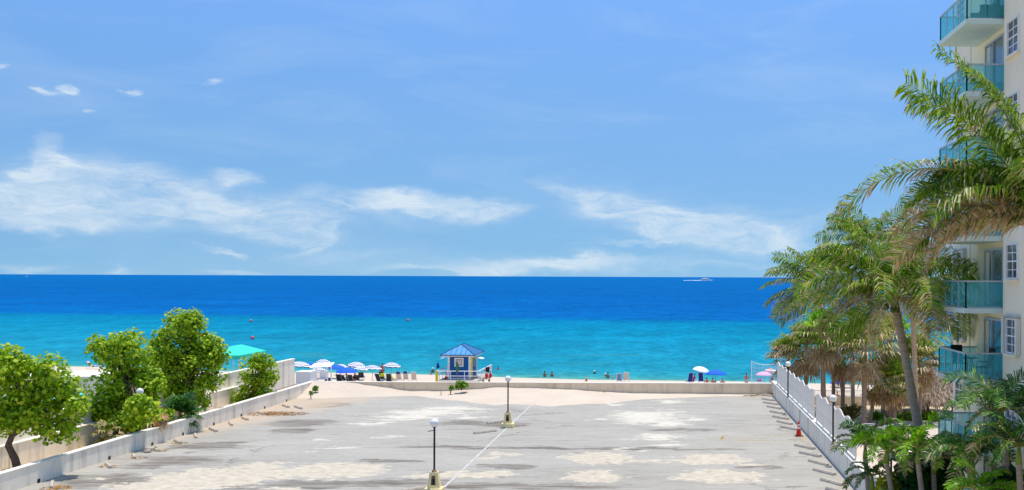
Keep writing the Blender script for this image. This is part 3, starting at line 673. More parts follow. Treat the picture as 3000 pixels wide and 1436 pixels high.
# ---- palms
def frond_mesh(r, L, el, droop, ll, n, w, dry, hang=.7, curl=0., stem_r=.032, bare=.14):
    b = MB(); N = 14; p = Vector((0,0,0)); P = [p.copy()]; A = []; twist = r.uniform(-1.15, 1.15)
    for i in range(N):
        s = (i+.5)/N; a = el-droop*s**1.4; A.append(a); y = curl*s*s
        p = p+Vector((math.cos(a)*math.cos(y), math.cos(a)*math.sin(y), math.sin(a)))*L/N; P.append(p.copy())
    b.tube(P, [stem_r*(1-.85*i/N) for i in range(N+1)], 5, 0)
    for i in range(n):
        s = bare+(1-bare)*(i+r.uniform(-.3, .3))/n; s = min(.999, max(bare, s)); k = min(N-1, int(s*N)); t = s*N-k
        o = P[k].lerp(P[k+1], t); T = (P[k+1]-P[k]).normalized(); up = Vector((-T.z*T.x, -T.z*T.y, T.x*T.x+T.y*T.y)); up = up.normalized() if up.length > .05 else Vector((-1,0,0)); sd = T.cross(up).normalized(); tw = Matrix.Rotation(twist*(.35+.65*s), 3, T); up = tw@up; sd = tw@sd
        l = ll*(math.sin(math.pi*(.1+.82*s))**.55)*r.uniform(.8, 1.1)
        for sg in (-1, 1):
            if r.random() < .04: continue
            d1 = (sd*sg*.8+T*r.uniform(.35, .75)+up*r.uniform(.05, .35)).normalized()
            h = hang*r.uniform(.6, 1.3)
            d2 = (d1+Vector((0,0,-h))).normalized(); d3 = (d2+Vector((0,0,-h*1.1))).normalized()
            p1 = o+d1*l*.42; p2 = p1+d2*l*.33; p3 = p2+d3*l*.25*r.uniform(.6, 1.2); W = T*w*.5
            isd = r.random() < dry
            b.face([o-W*.5, o+W*.5, p1+W, p1-W], 2 if isd else 1)
            b.face([p1-W, p1+W, p2+W*.8, p2-W*.8], 2 if isd else 1)
            b.face([p2-W*.8, p2+W*.8, p3], 2 if isd or r.random() < dry*1.2+.05 else 1)
    return b
def palm(name, label, base, top, fronds, r, mats, trunk_r=(.2, .14), ll=.9, n=62, w=.055, lean=.15, group=None, dry=.2, hang=.7, shaft=0, nuts=0, cat='palm tree'):
    base, top = Vector(base), Vector(top); root = thing(name, label, cat, base, 0, group); h = top-base
    pts = []
    for i in range(11):
        t = i/10; q = h*t; q = q+Vector((h.x, h.y, 0)).normalized()*(-lean*math.sin(math.pi*t)*h.length*.12) if Vector((h.x, h.y, 0)).length > .01 else q; pts.append(q)
    K = 60; fine = []; rad = []
    for i in range(K+1):
        t = i/K; a = pts[min(9, int(t*10))]; c = pts[min(10, int(t*10)+1)]; fine.append(a.lerp(c, t*10-min(9, int(t*10))))
        rad.append((trunk_r[0]+(trunk_r[1]-trunk_r[0])*min(1, t*1.4)+(.1*trunk_r[0]*max(0, 1-t*14)))*(1+.045*(i % 2)))
    tb = MB(); tb.tube(fine, rad, 10); tb.build('trunk', M['trunk_palm'] if not name.startswith('sabal') else M['trunk_sabal'], root)
    if shaft:
        sb = MB(); sb.tube([h, h+Vector((0,0,shaft*.5)), h+Vector((0,0,shaft))], [trunk_r[1]*1.1, trunk_r[1]*.9, trunk_r[1]*.45], 10); sb.build('crownshaft', M['crownshaft'], root, smooth=True); h = h+Vector((0,0,shaft))
    for f in fronds:
        az, el, L, dr = f[:4]; fd = f[4] if len(f) > 4 else dry; curl = f[5] if len(f) > 5 else r.uniform(-.25, .25)
        fm = frond_mesh(r, L, R(el), R(dr), ll*min(1, L/3.6+.25), n, w, fd, hang, curl)
        o = fm.build('frond', [mats[0] if fd < .75 else G['stem_dry'], mats[1], mats[2]], root, loc=h); o.rotation_euler = (r.uniform(-.25, .25), 0, R(az))
    if nuts:
        for i in range(nuts):
            nb = MB(); a = r.uniform(0, 6.28); nb.ball(h+Vector((.3*math.cos(a), .3*math.sin(a), -.28-r.uniform(0, .25))), .12, 8, 6, (1, 1, 1.25))
            nb.build('coconut', M['coconut'], root, smooth=True)
    return root
def ring_fronds(r, n, L, lo=-30, hi=78, dr=(45, 85), dry=.2, deadlow=True):
    out = []
    for i in range(n):
        t = i/(n-1); el = hi+(lo-hi)*t**1.1+r.uniform(-8, 8); az = i*137.5+r.uniform(-15, 15)
        fd = dry if t < .7 else (dry+.45*(t-.7)/.3 if deadlow else dry)
        out.append((az, el, L*r.uniform(.85, 1.1), r.uniform(*dr)*(.75 if el < 0 else 1), fd))
    return out
CM = [G['stem'], G['coco'], G['dry']]
r = random.Random(101)
# foremost palm at the right edge
c = at(3075, 675, 30)
fr = [(180,80,5.9,50,.04),(178,60,5.6,34,.06),(177,68,4.3,125,.04),(183,46,6.8,108,.3,0.),(184,30,4.6,75,.8),(176,14,4.4,62,.9),(200,84,4.8,55,.04),(188,22,4.0,90,.85),(190,72,5.4,70,.04),(174,56,4.6,112,.12),(188,66,4.2,122,.08),(170,36,4.0,100,.35),(195,50,4.2,110,.15),(20,60,5,80,.1),(60,70,5,80,.1),(-40,60,5,80,.1),(110,70,5,80,.1),(250,60,4.6,95,.15),(340,45,5,80,.1),(165,50,4.2,95,.1)]
palm('coconut_palm', 'coconut palm at right frame edge with long fronds over the upper balconies', (c.x+.4, 30.3, -.5), c, fr, r, CM, (.22, .16), 1.2, 108, .046, group='coconut palms by the apartment building', nuts=6, hang=.6)
# main palm with the visible leaning trunk
c = at(2618, 872, 47); bs = at(2700, 1300, 47)
fr = [(0,34,5.1,68,.05,0.),(10,14,4.2,95,.05),(350,-8,3.2,55,.15),(178,40,4.7,92,.12),(184,14,4.6,58,.25),(176,-22,2.8,22,.1),(182,62,4.2,75,.05),(90,84,3.6,40,.05),(170,78,3.8,50,.05),(20,66,4.0,90,.1),(250,48,4.2,118,.2),(285,40,4.2,120,.25),(215,30,4.2,100,.15),(325,30,4.0,105,.12),(270,75,3.8,110,.15),(200,5,3.8,70,.7),(300,5,3.4,70,.85),(240,0,3.4,70,.85),(190,50,4.8,70,.1),(110,30,4.2,80,.2),(60,20,4.2,80,.2),(5,52,4.4,95,.15)]
palm('coconut_palm', 'big coconut palm with stout leaning ringed trunk before the thatched hut', (bs.x+.55, 47, -.5), c, fr, r, CM, (.23, .17), 1.2, 92, .05, .03, 'coconut palms by the apartment building', nuts=4, hang=.8)
c = at(2672, 872, 61)
palm('coconut_palm', 'coconut palm with slim straight trunk right behind the big leaning one', (c.x+.45, 61.3, GZ), c, ring_fronds(r, 15, 3.9, -30, 75, (50, 95), .25), r, CM, (.16, .13), 1.05, 52, .07, .05, 'coconut palms by the apartment building', hang=.8)
FG = 'coconut palms by the apartment building'
c = at(2563, 725, 99)
palm('coconut_palm', 'tall coconut palm whose spiky top rises above the middle of the palms', (c.x+.8, 99, GZ), c, ring_fronds(r, 14, 5.3, -15, 80, (60, 105), .18)+[(180,58,5.2,60,.05),(176,40,5.6,75,.1),(172,75,5.4,60,.05)], r, CM, (.19, .15), 1.35, 58, .085, .05, FG, hang=.85)
c = at(2400, 850, 98)
palm('coconut_palm', 'leftmost coconut palm, its fronds spreading over the sea beyond the fence', (c.x+.5, 98, GZ), c, ring_fronds(r, 12, 4.9, -20, 78, (55, 95), .2)+[(180,30,5.4,70,.2),(184,8,5.2,58,.25),(176,50,5.0,72,.1),(186,-12,5.0,45,.35),(178,-30,4.6,28,.4),(170,72,4.8,45,.1),(182,62,5.2,60,.05)], r, CM, (.19, .15), 1.35, 58, .085, .05, FG, hang=.8)
c = at(2485, 800, 102)
palm('coconut_palm', 'coconut palm in the thick of the palm group, left of the tall spiky one', (c.x+.5, 102, GZ), c, ring_fronds(r, 15, 5.2, -20, 78, (60, 105), .28), r, CM, (.19, .15), 1.35, 58, .085, .05, FG, hang=.9)
c = at(2719, 988, 100)
palm('coconut_palm', 'small distant coconut palm above the thatched roof near the building corner', (c.x, 100, GZ), c, ring_fronds(r, 14, 3.2, -25, 70, (55, 90), .15), r, CM, (.15, .12), .75, 40, .06, .0, 'coconut palms by the apartment building', hang=.6)
# ---- sabal fan palms
def fan(b, o, d, r, L, mi_g, mi_d, dry, segs=17):
    d = d.normalized(); pl = L*.55; tip = o+d*pl; tip.z -= .12*pl
    b.tube([o, o+d*pl*.5, tip], [.02, .016, .012], 4, 3)
    side = d.cross(Vector((0,0,1))); side = side.normalized() if side.length > .05 else Vector((1,0,0)); up = side.cross(d)
    for i in range(segs):
        a = R(-115+230*i/(segs-1)); rad = (d*math.cos(a)+side*math.sin(a)).normalized(); l = L*.62*(1-.25*abs(math.sin(a)))*r.uniform(.85, 1.1)
        wv = (side*math.cos(a)-d*math.sin(a)).normalized()*.055
        f = (up*(.25*math.sin(a)**2)); d1 = (rad+f).normalized(); d2 = (rad+Vector((0,0,-r.uniform(.5, 1.3)))).normalized()
        p1 = tip+d1*l*.6; p2 = p1+d2*l*.45; m = mi_d if r.random() < dry else mi_g
        b.face([tip-wv*.4, tip+wv*.4, p1+wv, p1-wv], m); b.face([p1-wv, p1+wv, p2], mi_d if r.random() < dry*1.3+.08 else m)
SM = [G['sabal'], G['dry'], G['dry_orange'], G['stem']]
def sabal(label, px, py, Y, seed, s=1., dryc=.22, orange=False, group='sabal fan palms beside the fence', skirt=34, green=46, base_px=None, gm=None):
    r = random.Random(seed); c = at(px, py, Y); bp = Vector((xat(base_px or px, Y), Y, GZ))
    root = thing('sabal_palm', label, 'palm tree', bp, 0, group); h = c-bp
    t = MB(); K = 24; t.tube([h*(i/K) for i in range(K+1)], [.17*s**.5*(1+.09*(i % 2))*(1.15-.2*min(1, i/6)) for i in range(K+1)], 9); t.build('trunk', M['trunk_sabal'], root)
    ms = list(SM); ms[0] = gm or G['sabal']
    b = MB()
    for i in range(green):
        t_ = i/green; el = R(85-100*t_+r.uniform(-10, 10)); az = i*2.4+r.uniform(-.3, .3)
        d = Vector((math.cos(el)*math.cos(az), math.cos(el)*math.sin(az), math.sin(el)))
        fan(b, h+d*.1, d, r, 2.3*s*r.uniform(.85, 1.1), 0, 1, dryc*(.15 if t_ < .5 else 1.1))
    b.build('crown', ms, root)
    b = MB(); md = 2 if orange else 1
    for i in range(skirt):
        el = R(-30-45*r.random()); az = i*2.4+r.uniform(-.3, .3); d = Vector((math.cos(el)*math.cos(az), math.cos(el)*math.sin(az), math.sin(el)))
        fan(b, h+Vector((0,0,-.2-.5*r.random()))+d*.08, d, r, 1.7*s*r.uniform(.8, 1.15), md, 1, .5, 13)
    b.build('dead_frond_skirt', ms, root)
    return root
sabal('sabal palm with tall green top, leftmost big crown behind the fence', 2412, 985, 89, 1, 1.15, gm=G['bright'])
sabal('sabal palm with broad tan-fringed crown in front, above the near fence run', 2533, 1018, 87, 2, 1.3, .34)
sabal('sabal palm half hidden at left edge of the palm group', 2362, 1022, 92, 3, 1.1, .4)
sabal('sabal palm with bright green top behind the leaning coconut trunk', 2608, 998, 93, 4, 1.2, .2, gm=G['bright'])
sabal('small sabal palm with orange dead skirt left of the leaning trunk', 2622, 1125, 88, 5, .85, .25, True, skirt=36)
sabal('small sabal palm with tan-orange skirt leaning over the railing', 2570, 1110, 92, 6, .85, .4, True, base_px=2548, skirt=36)
sabal('sabal palm with dry crown between leaning trunk and thatched hut', 2695, 1062, 92, 7, 1.1, .5, True)
sabal('lowest sabal palm beside the far globe lamp at the fence end', 2308, 1046, 94, 8, .9, .4, True)
sabal('sabal palm with dense dry crown behind the front sabal palms', 2470, 1035, 95, 9, 1.15, .5)
sabal('sabal palm with narrow trunk rising in the gap beside the beach railing', 2443, 1010, 97, 10, 1.0, .45)
# fan palms in the alley behind the left parapet
def low_fan(label, px, py, Y, seed, s, ms, n, elr, cat='palm'):
    r = random.Random(seed); c = at(px, py, Y); root = thing('fan_palm', label, cat, (c.x, Y, 0)); h = Vector((0, 0, c.z))
    t = MB(); t.tube([(0,0,0), h*.5, h], [.12, .11, .1], 8); t.build('trunk', M['trunk_sabal'], root)
    b = MB()
    for i in range(n):
        el = R(r.uniform(*elr)); az = i*2.4+r.uniform(-.3, .3); d = Vector((math.cos(el)*math.cos(az), math.cos(el)*math.sin(az), math.sin(el)))
        fan(b, h+Vector((0,0,-r.random()*.4*s)), d, r, s*r.uniform(.8, 1.15), 0, 1, .25, 16)
    b.build('crown', ms, root)
low_fan('dry tan fan palm spilling over the left parapet under the lamp', 432, 1198, 64.2, 31, 1.5, [G['dry'], G['dry_orange'], G['dry'], G['stem_dry']], 46, (-80, 5))
low_fan('small half-dead fan palm under the dense sea grape tree', 310, 1262, 61.5, 32, .95, [G['sabal'], G['dry'], G['dry'], G['stem']], 20, (-45, 60))
low_fan('dark green spiky saw palmetto behind the left parapet', 528, 1200, 68, 33, 1.5, [G['shrub'], G['coco_dark'], G['dry'], G['stem']], 34, (-25, 75))
# ---- small feather palms in front of the building
AM = [G['stem'], G['coco_dark'], G['dry']]; BM = [G['stem'], G['bright'], G['dry']]
GA = 'small feather palms in the planting beside the building'
def adonidia(label, px, py, Y, mats, seed, L=1.9, n=10, lean=(0, 0), dry=.1, ll=.62, rr=.1, basez=-.5):
    r = random.Random(seed); c = at(px, py, Y); n += 2
    fr = []
    for i in range(n):
        t = i/(n-1); fr.append((i*137.5+r.uniform(-20, 20), 78-62*t+r.uniform(-8, 8), L*r.uniform(.85, 1.1), r.uniform(85, 125), dry*.3 if t < .75 else dry+.2))
    palm('feather_palm', label, (c.x+lean[0], Y+lean[1], basez), c-Vector((0, 0, .55)), fr, r, mats, (rr*1.25, rr), ll, 34, .06, .05, GA, dry, .35, shaft=.55)
adonidia('bright green feather palm with green crownshaft, left front of the planting', 2598, 1318, 44, BM, 201, 1.9, 10, (.45, 0))
adonidia('dark feather palm leaning over the right parapet, leftmost of the planting', 2535, 1305, 46.5, AM, 202, 1.7, 10, (.3, .3), .15)
adonidia('bright feather palm with double curved stem, centre of the planting', 2690, 1315, 42.5, BM, 203, 2.0, 10, (.35, 0), .15)
adonidia('grey-trunked feather palm with dry hanging fronds behind the bright ones', 2735, 1345, 44, AM, 204, 1.8, 9, (.1, 0), .3)
adonidia('large dark feather palm under the lower furnished balcony', 2935, 1205, 38, AM, 205, 2.3, 12, (.5, 0), .12, .75, .12)
adonidia('dark feather palm at right frame edge below the large dark one', 2985, 1310, 36, AM, 206, 1.9, 11, (.2, 0), .1, .7)
adonidia('dark feather palm low in front of the lowest balcony', 2850, 1345, 40, AM, 207, 1.8, 11, (.3, 0), .15, .7)
adonidia('low green feather palm in the bottom right corner', 2880, 1440, 37, BM, 208, 1.5, 9, (.2, 0), .05, .55)
adonidia('dark low feather palm against parapet wall near the bottom', 2555, 1395, 45, AM, 209, 1.3, 8, (.1, 0), .1, .5)
def shrub(name, label, px, py, Y, rx, ry, n, m, seed, dens=170, leaf=.2, long=1.8, base=None, rad=(.3, .5), group=None, dy=.8):
    r = random.Random(seed); c = at(px, py, Y); a, h = rx*Y/F, ry*Y/F
    zb = base if base is not None else GZ
    root = thing(name, label, 'shrub', (c.x, Y, zb), 0, group); off = Vector((0, 0, c.z-zb))
    lob = lobes_in([(off, a, a*dy, h)], [n], r, rad)
    b = MB(); leaf_cloud(b, lob, dens, leaf, r, long); b.build('foliage', m, root)
    s = MB()
    for q, _ in lob[::2]: s.tube([(0,0,0), Vector((q.x*.4, q.y*.4, q.z*.5)), q], [.03, .02, .008], 5)
    s.build('stems', M['bark'], root)
shrub('shrub', 'yellow leaved croton shrub at foot of the front feather palms', 2610, 1420, 45, 55, 45, 16, G['croton'], 301, base=-.5, leaf=.16)
shrub('shrub', 'dark broadleaf shrub between the feather palm stems', 2670, 1410, 44.5, 60, 60, 16, G['shrub'], 302, base=-.5, leaf=.3)
shrub('shrub', 'large leaved dark shrub right of the grey palm trunk', 2755, 1395, 45, 60, 70, 18, G['shrub'], 303, base=-.5, leaf=.34)
shrub('shrub', 'yellow green shrub behind the front palms near the lowest balcony', 2745, 1325, 52, 45, 30, 10, G['croton'], 304, base=-.5, leaf=.18)
shrub('shrub', 'dark green undergrowth shrub in the bottom right corner', 2950, 1425, 38, 60, 50, 16, G['shrub'], 305, base=-.5, leaf=.26)
shrub('shrub', 'brownish bush with yellow green leaves beside the beach railing wall', 2490, 1208, 95, 42, 26, 18, G['brownbush'], 306, leaf=.2, rad=(.35, .6))
for i, (px, lb) in enumerate(((2570, 'left of the slim sabal trunks'), (2620, 'between sabal trunks and leaning palm'), (2665, 'just left of leaning palm trunk'), (2725, 'right of leaning palm trunk below the thatch'), (2770, 'beside the building corner below the thatch'))):
    shrub('hedge_plant', 'bright green low hedge plant '+lb, px, 1222, 94, 28, 16, 11, G['hedge'], 310+i, leaf=.24, rad=(.28, .45), group='hedge plants before the thatched hut')
shrub('bush', 'lush green bush growing from sand against the far parapet', 1352, 1129, 89.4, 25, 14, 16, G['hedge'], 320, dens=520, leaf=.16, rad=(.16, .28), base=.42)
shrub('bush', 'little yellow green sprig left of the lush bush at far parapet', 1320, 1137, 89, 9, 7, 9, G['hedge'], 321, dens=700, leaf=.12, rad=(.1, .16), base=.15)
shrub('bush', 'dead brown sprig on sand by the far parapet', 1292, 1142, 88.8, 8, 6, 4, G['dry_orange'], 322, dens=160, leaf=.1, rad=(.08, .14), base=.1)
shrub('bush', 'round green bush at the corner of left and far parapets', 924, 1137, 88.6, 9, 9, 14, G['hedge'], 323, dens=700, leaf=.11, rad=(.14, .2), base=.4)
shrub('bush', 'low yellow green tuft below the round corner bush', 911, 1150, 86.5, 9, 8, 10, G['hedge'], 324, dens=600, leaf=.1, rad=(.08, .14), base=.0)
shrub('bush', 'dry brown tuft in the sand below the far parapet pilaster side', 1768, 1147, 90.3, 10, 3, 4, G['dry_orange'], 325, dens=160, leaf=.09, rad=(.07, .1), base=.05)
# ------------------------------------------------------------------ garden on the right
s = MB(); s.span((XR+.36, 20, GZ), (12.6, 57, -.5)); tag(s.build('planting_bed', M['terrace']), kind='structure')
s = MB(); s.span((9, 97.5, -2.58), (34, 104, -2.3)); tag(s.build('hut_terrace', M['path']), kind='structure')
def rail_fence(name, label, p0, p1, h, arch, base=0, n=None, cat='railing', group=None):
    p0, p1 = Vector(p0), Vector(p1); L = (p1-p0).length; n = n or max(1, round(L/2.2)); root = thing(name, label, cat, p0, math.atan2(p1.y-p0.y, p1.x-p0.x), group); q = L/n
    for i in range(n):
        b = MB(); top = lambda t: h-.12+arch*math.sin(math.pi*t); k = int(q/.13)
        for j in range(1, k): b.tube([(i*q+q*j/k, 0, base+.1), (i*q+q*j/k, 0, top(j/k))], .012, 5)
        for off in (0, -.14): b.tube([(i*q+.03+(q-.06)*t/10, 0, top(t/10)+off) for t in range(11)], .022, 6)
        b.tube([(i*q+.03, 0, base+.1), (i*q+q-.03, 0, base+.1)], .02, 6)
        b.build('panel', M['white'], root)
    for i in range(n+1):
        b = MB(); b.box((i*q, 0, (base+h)/2), (.07, .07, h-base)); b.ball((i*q, 0, h+.05), .05, 8, 6); b.build('post', M['white'], root)
    return root
rail_fence('garden_railing', 'white arched railing crossing the sandy garden path behind small palms', (9.2, 83, GZ), (20.6, 83, GZ), 1.25, .22)
w = thing('garden_wall', 'low cream wall with white railing between garden and beach', 'wall', (9, 104.2, GZ)); k = MB(); k.span((0, 0, 0), (25, .25, 1.1)); k.build('wall_face', M['concrete'], w)
rl = MB()
for i in range(190): rl.tube([(i*.13+.1, .12, 1.1), (i*.13+.1, .12, 1.62)], .014, 4)
rl.box((12.5, .12, 1.63), (25, .05, .05)); rl.box((12.5, .12, 1.18), (25, .03, .03)); rl.build('railing', M['white'], w)
def tiki():
    c = at(2715, 1205, 97); root = thing('thatched_hut', 'round thatched beach hut beside the building corner', 'hut', (c.x, 98, GZ)); r = random.Random(9)
    zt = at(2715, 1082, 97).z-GZ; ze = 1.25
    b = MB(); b.lathe((0,0,0), [(3.9, ze+.1), (3.7, ze+.5), (2.9, ze+1.35), (1.6, zt-.5), (.5, zt), (0, zt+.1)], 28)
    b.build('roof_core', M['thatch'], root)
    t = MB()
    for i in range(5200):
        a = r.uniform(0, 6.28); q = r.random()**.6; rad = .4+3.5*q; z = lerp_tab([(0, zt+.1), (.5, zt), (1.6, zt-.5), (2.9, ze+1.35), (3.7, ze+.5), (3.9, ze+.1)], rad)+r.uniform(.03, .2)
        p = Vector((rad*math.cos(a), rad*math.sin(a), z)); out = Vector((math.cos(a), math.sin(a), 0)); tg = Vector((-math.sin(a), math.cos(a), 0))
        dn = (out*.65+Vector((0,0,-1))*(.6+.6*q)+tg*r.uniform(-.3, .3)).normalized()*r.uniform(.35, .8); wv = tg*r.uniform(.04, .1)
        t.face([p-wv, p+wv, p+dn+out*.05])
    t.build('thatch', G['thatch'], root)
    for i in range(6):
        a = i*math.pi/3+.3; p = MB(); p.tube([(2.8*math.cos(a), 2.8*math.sin(a), 0), (2.8*math.cos(a), 2.8*math.sin(a), 2.2)], .09, 8); p.build('post', M['wood'], root)
    pr = at(2740, 1072, 99)-Vector(root.location)
    b = MB()
    for i in range(6): b.box((pr.x-1.2+i*.5, 1, zt+.35), (.07, 2.2, .09), R(14))
    for y in (.2, 1.8): b.box((pr.x, y, zt+.27), (3.0, .09, .09))
    for x in (-1.3, 1.3): b.tube([(pr.x+x, 1, zt-1.2), (pr.x+x, 1, zt+.3)], .05, 6)
    b.build('ridge_poles', M['wood'], root)
tiki()
# ------------------------------------------------------------------ left: alley, garden wall, pool terrace
s = MB(); s.span((-32.2, 20, -.4), (XL-.36, YF, -.006)); tag(s.build('alley', M['path']), kind='structure')
s = MB(); s.span((-80, 20, -2.5), (-32.46, 99, -.01)); tag(s.build('pool_terrace', M['terrace']), kind='structure')
w = thing('garden_wall', 'long white garden wall with ledge behind the sea grape trees', 'wall', (-32.4, 20, 0))
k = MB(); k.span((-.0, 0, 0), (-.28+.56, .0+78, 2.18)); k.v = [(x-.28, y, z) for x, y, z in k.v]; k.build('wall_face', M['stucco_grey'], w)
k = MB(); k.span((-.31, -.02, 2.181), (.04, 78.04, 2.26)); k.build('coping', M['coping'], w, bevel=.015)
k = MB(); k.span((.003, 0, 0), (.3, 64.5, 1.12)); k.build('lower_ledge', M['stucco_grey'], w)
k = MB(); k.span((.003, 0, 1.121), (.34, 64.53, 1.18)); k.build('ledge_coping', M['coping'], w, bevel=.01)
for y in (28, 35, 41.5, 50, 58):
    k = MB(); k.span((.301, y, .02), (.34, y+.06, 1.1)); k.build('rib', M['stucco_grey'], w)
w = thing('utility_box', 'plain white block beyond the garden wall end', 'box', at(896, 1125, 101.5)*1.0); w.location.z = -2.4
k = MB(); k.box((0, 0, 1.6), (1.3, 1.6, 3.2)); k.build('body', M['white'], w, bevel=.02); k = MB(); k.box((0, 0, 3.24), (1.4, 1.7, .08)); k.build('lid', M['white'], w, bevel=.02)
w = thing('pool_house', 'flat roofed white pool house behind the nearest trees', 'building', (-38.5, 72, 0))
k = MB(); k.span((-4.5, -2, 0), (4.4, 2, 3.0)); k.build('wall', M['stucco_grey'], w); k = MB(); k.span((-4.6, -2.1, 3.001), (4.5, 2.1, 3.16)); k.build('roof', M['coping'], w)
k = MB(); k.span((-.9, -2.03, .0), (.6, -2.002, 2.1)); k.build('door', M['pane'], w)
def canopy():
    x1 = -35.; y0, y1 = 92.2, 98.4; x0 = -37.9; ze = 2.9-.28; xm = (x0+x1)/2
    o = Vector((xm, (y0+y1)/2, 0)); root = thing('canopy', 'turquoise hip roofed shade canopy rising behind the garden wall', 'canopy', o)
    zr = 3.55; P = lambda x, y, z: Vector((x, y, z))-o
    a, b_, c, d_ = P(x0,y0,ze+.28), P(x1,y0,ze+.28), P(x1,y1,ze+.28), P(x0,y1,ze+.28); e, f = P(xm, y0+1.9, zr), P(xm, y1-1.9, zr)
    b = MB(); b.face([a, b_, e]); b.face([b_, c, f, e]); b.face([c, d_, f]); b.face([d_, a, e, f])
    q = [a, b_, c, d_]
    b.build('canvas_top', M['teal_cloth'], root, solid=.02)
    v = MB()
    for i in range(4):
        p, n = q[i], q[(i+1) % 4]; v.face([p-Vector((0,0,.004)), n-Vector((0,0,.004)), n-Vector((0,0,.32)), p-Vector((0,0,.32))])
    v.build('valance', M['teal_cloth'], root, solid=.02)
    for p in q:
        t = MB(); t.tube([(p.x*.95, p.y*.97, 0), (p.x*.95, p.y*.97, 2.9)], .05, 8); t.build('post', M['white'], root)
canopy()
# ------------------------------------------------------------------ beach umbrellas
def umbrella(label, base, r, h, m, group=None, tilt=(0, 0), dome=.32, name='beach_umbrella', pole=None, n=10):
    root = thing(name, label, 'umbrella', base, 0, group)
    root.rotation_euler = (tilt[0], tilt[1], rng.uniform(0, 1))
    b = MB(); prof = [(r, -.06), (r*.99, 0), (r*.8, dome*.42*r), (r*.55, dome*.75*r), (r*.28, dome*.95*r), (.01, dome*1.05*r)]
    prof2 = []
    b.lathe((0,0,0), prof, n); k = 0
    for i, v in enumerate(b.v):
        x, y, z = v; j = i % n
        b.v[i] = (x, y, z-(.03*r if j % 2 else 0)*(1 if i < 3*n else .3))
    b.build('canopy', m, root, solid=.012, loc=(0, 0, h))
    t = MB(); t.tube([(0,0,-.1), (0,0,h+dome*r*1.08)], .025, 7); t.ball((0,0,h+dome*r*1.1), .05, 8, 6); t.build('pole', pole or M['wood'], root)
    rb = MB()
    for j in range(0, n, 2):
        a = 2*math.pi*j/n; rb.tube([(.02, 0, h-.02), (r*.95*math.cos(a), r*.95*math.sin(a), h-.03)], .008, 4)
    rb.build('ribs', M['dark'], root)
    return root
def bz(Y): return -2.36 if Y < 112 else -2.42-.2*max(0, Y-118)/20
def umb(label, px, py_top, w, Y, m, group=None, tilt=(0, 0), dome=.34, **k):
    r = w/2*Y/F; top = at(px, py_top, Y); z = bz(Y); return umbrella(label, (top.x, Y, z), r, top.z-z-dome*r*1.05, m, group, tilt, dome, **k)
GS = 'white umbrellas with navy stripes on the beach'; GB = 'blue umbrellas on the beach'
umb('striped umbrella partly hidden behind the garden wall end', 872, 1059, 70, 124, M['striped'], GS, (.0, .1))
umb('round striped umbrella above the white lifeguard stand', 947, 1052, 52, 132, M['striped'], GS, (.12, 0), .5)
umb('striped umbrella low behind the posts of the white stand', 932, 1077, 52, 127, M['striped'], GS)
umb('striped umbrella just behind the upper blue umbrella', 998, 1067, 40, 138, M['striped'], GS, (0, .1))
umb('large tilted striped umbrella rising over the near blue umbrella', 1042, 1060, 56, 134, M['striped'], GS, (.1, .05), .45)
umb('striped umbrella sticking out right from under the near blue umbrella', 1052, 1074, 42, 127, M['striped'], GS, (0, .15))
umb('striped umbrella on thin pole standing alone before the black chairs', 1090, 1070, 54, 126, M['striped'], GS, (0, .06))
umb('striped umbrella shading the yellow lounger', 1145, 1062, 54, 131, M['striped'], GS, (0, .08), .42)
umb('small blue umbrella at the water behind the striped ones', 911, 1062, 30, 140, M['blue_cloth'], GB)
umb('upper blue umbrella beside the white lifeguard stand', 986, 1069, 52, 132, M['blue_cloth'], GB)
umb('near wide blue umbrella shading two dark loungers', 1016, 1077, 66, 123, M['blue_cloth'], GB)
umb('tilted plain white umbrella over the sitting woman', 2046, 1073, 52, 128, M['white_cloth'], None, (.1, .22), .42, pole=M['dark'])
umb('wide blue umbrella right of the plain white one', 2097, 1084, 66, 127, M['blue_cloth'], GB, (0, .05))
umb('pink dotted umbrella behind the net at right beach end', 2238, 1089, 48, 131, M['pink_cloth'])
umb('orange and white ringed umbrella beside the fence end', 2256, 1080, 50, 134, M['rainbow'], None, (0, .1), .4)
umb('blue umbrella seen between the sabal trunks', 2455, 1112, 50, 124, M['blue_cloth'], GB)
umb('red umbrella seen between the sabal trunks', 2468, 1104, 44, 130, M['red_cloth'])
umb('pale blue umbrella half hidden behind the fence and far lamp', 2326, 1075, 46, 134, M['turq_cloth'])
GT = 'turquoise pool umbrellas seen through leaves'
umbrella('turquoise pool umbrella seen through the leaning sea grape crown', at(105, 1200, 62).xy.to_3d(), 1.7, 2.4, M['turq_cloth'], GT)
umbrella('turquoise pool umbrella at left frame edge behind leaves', at(-5, 1200, 60).xy.to_3d(), 1.6, 2.2, M['turq_cloth'], GT)
umbrella('turquoise pool umbrella farther back near the pool house', at(180, 1200, 66).xy.to_3d(), 1.4, 2.3, M['turq_cloth'], GT)
# folded umbrellas by the hut
def folded(label, px, py_top, py_bot, Y, m):
    t = at(px, py_top, Y); h = t.z-at(px, py_bot, Y).z; root = thing('folded_umbrella', label, 'umbrella', (t.x, Y, bz(Y)))
    H = t.z-bz(Y); b = MB(); b.lathe((0,0,0), [(.03, H-h), (.16, H-h+.08), (.17, H-h*.6), (.1, H-h*.25), (.01, H)], 10); b.build('furled_canopy', m, root); p = MB(); p.tube([(0,0,-.1),(0,0,H-h+.05)], .025, 6); p.build('pole', M['wood'], root)
folded('folded blue umbrella standing left of the blue beach hut', 1283, 1061, 1080, 121, M['navy_cloth'])
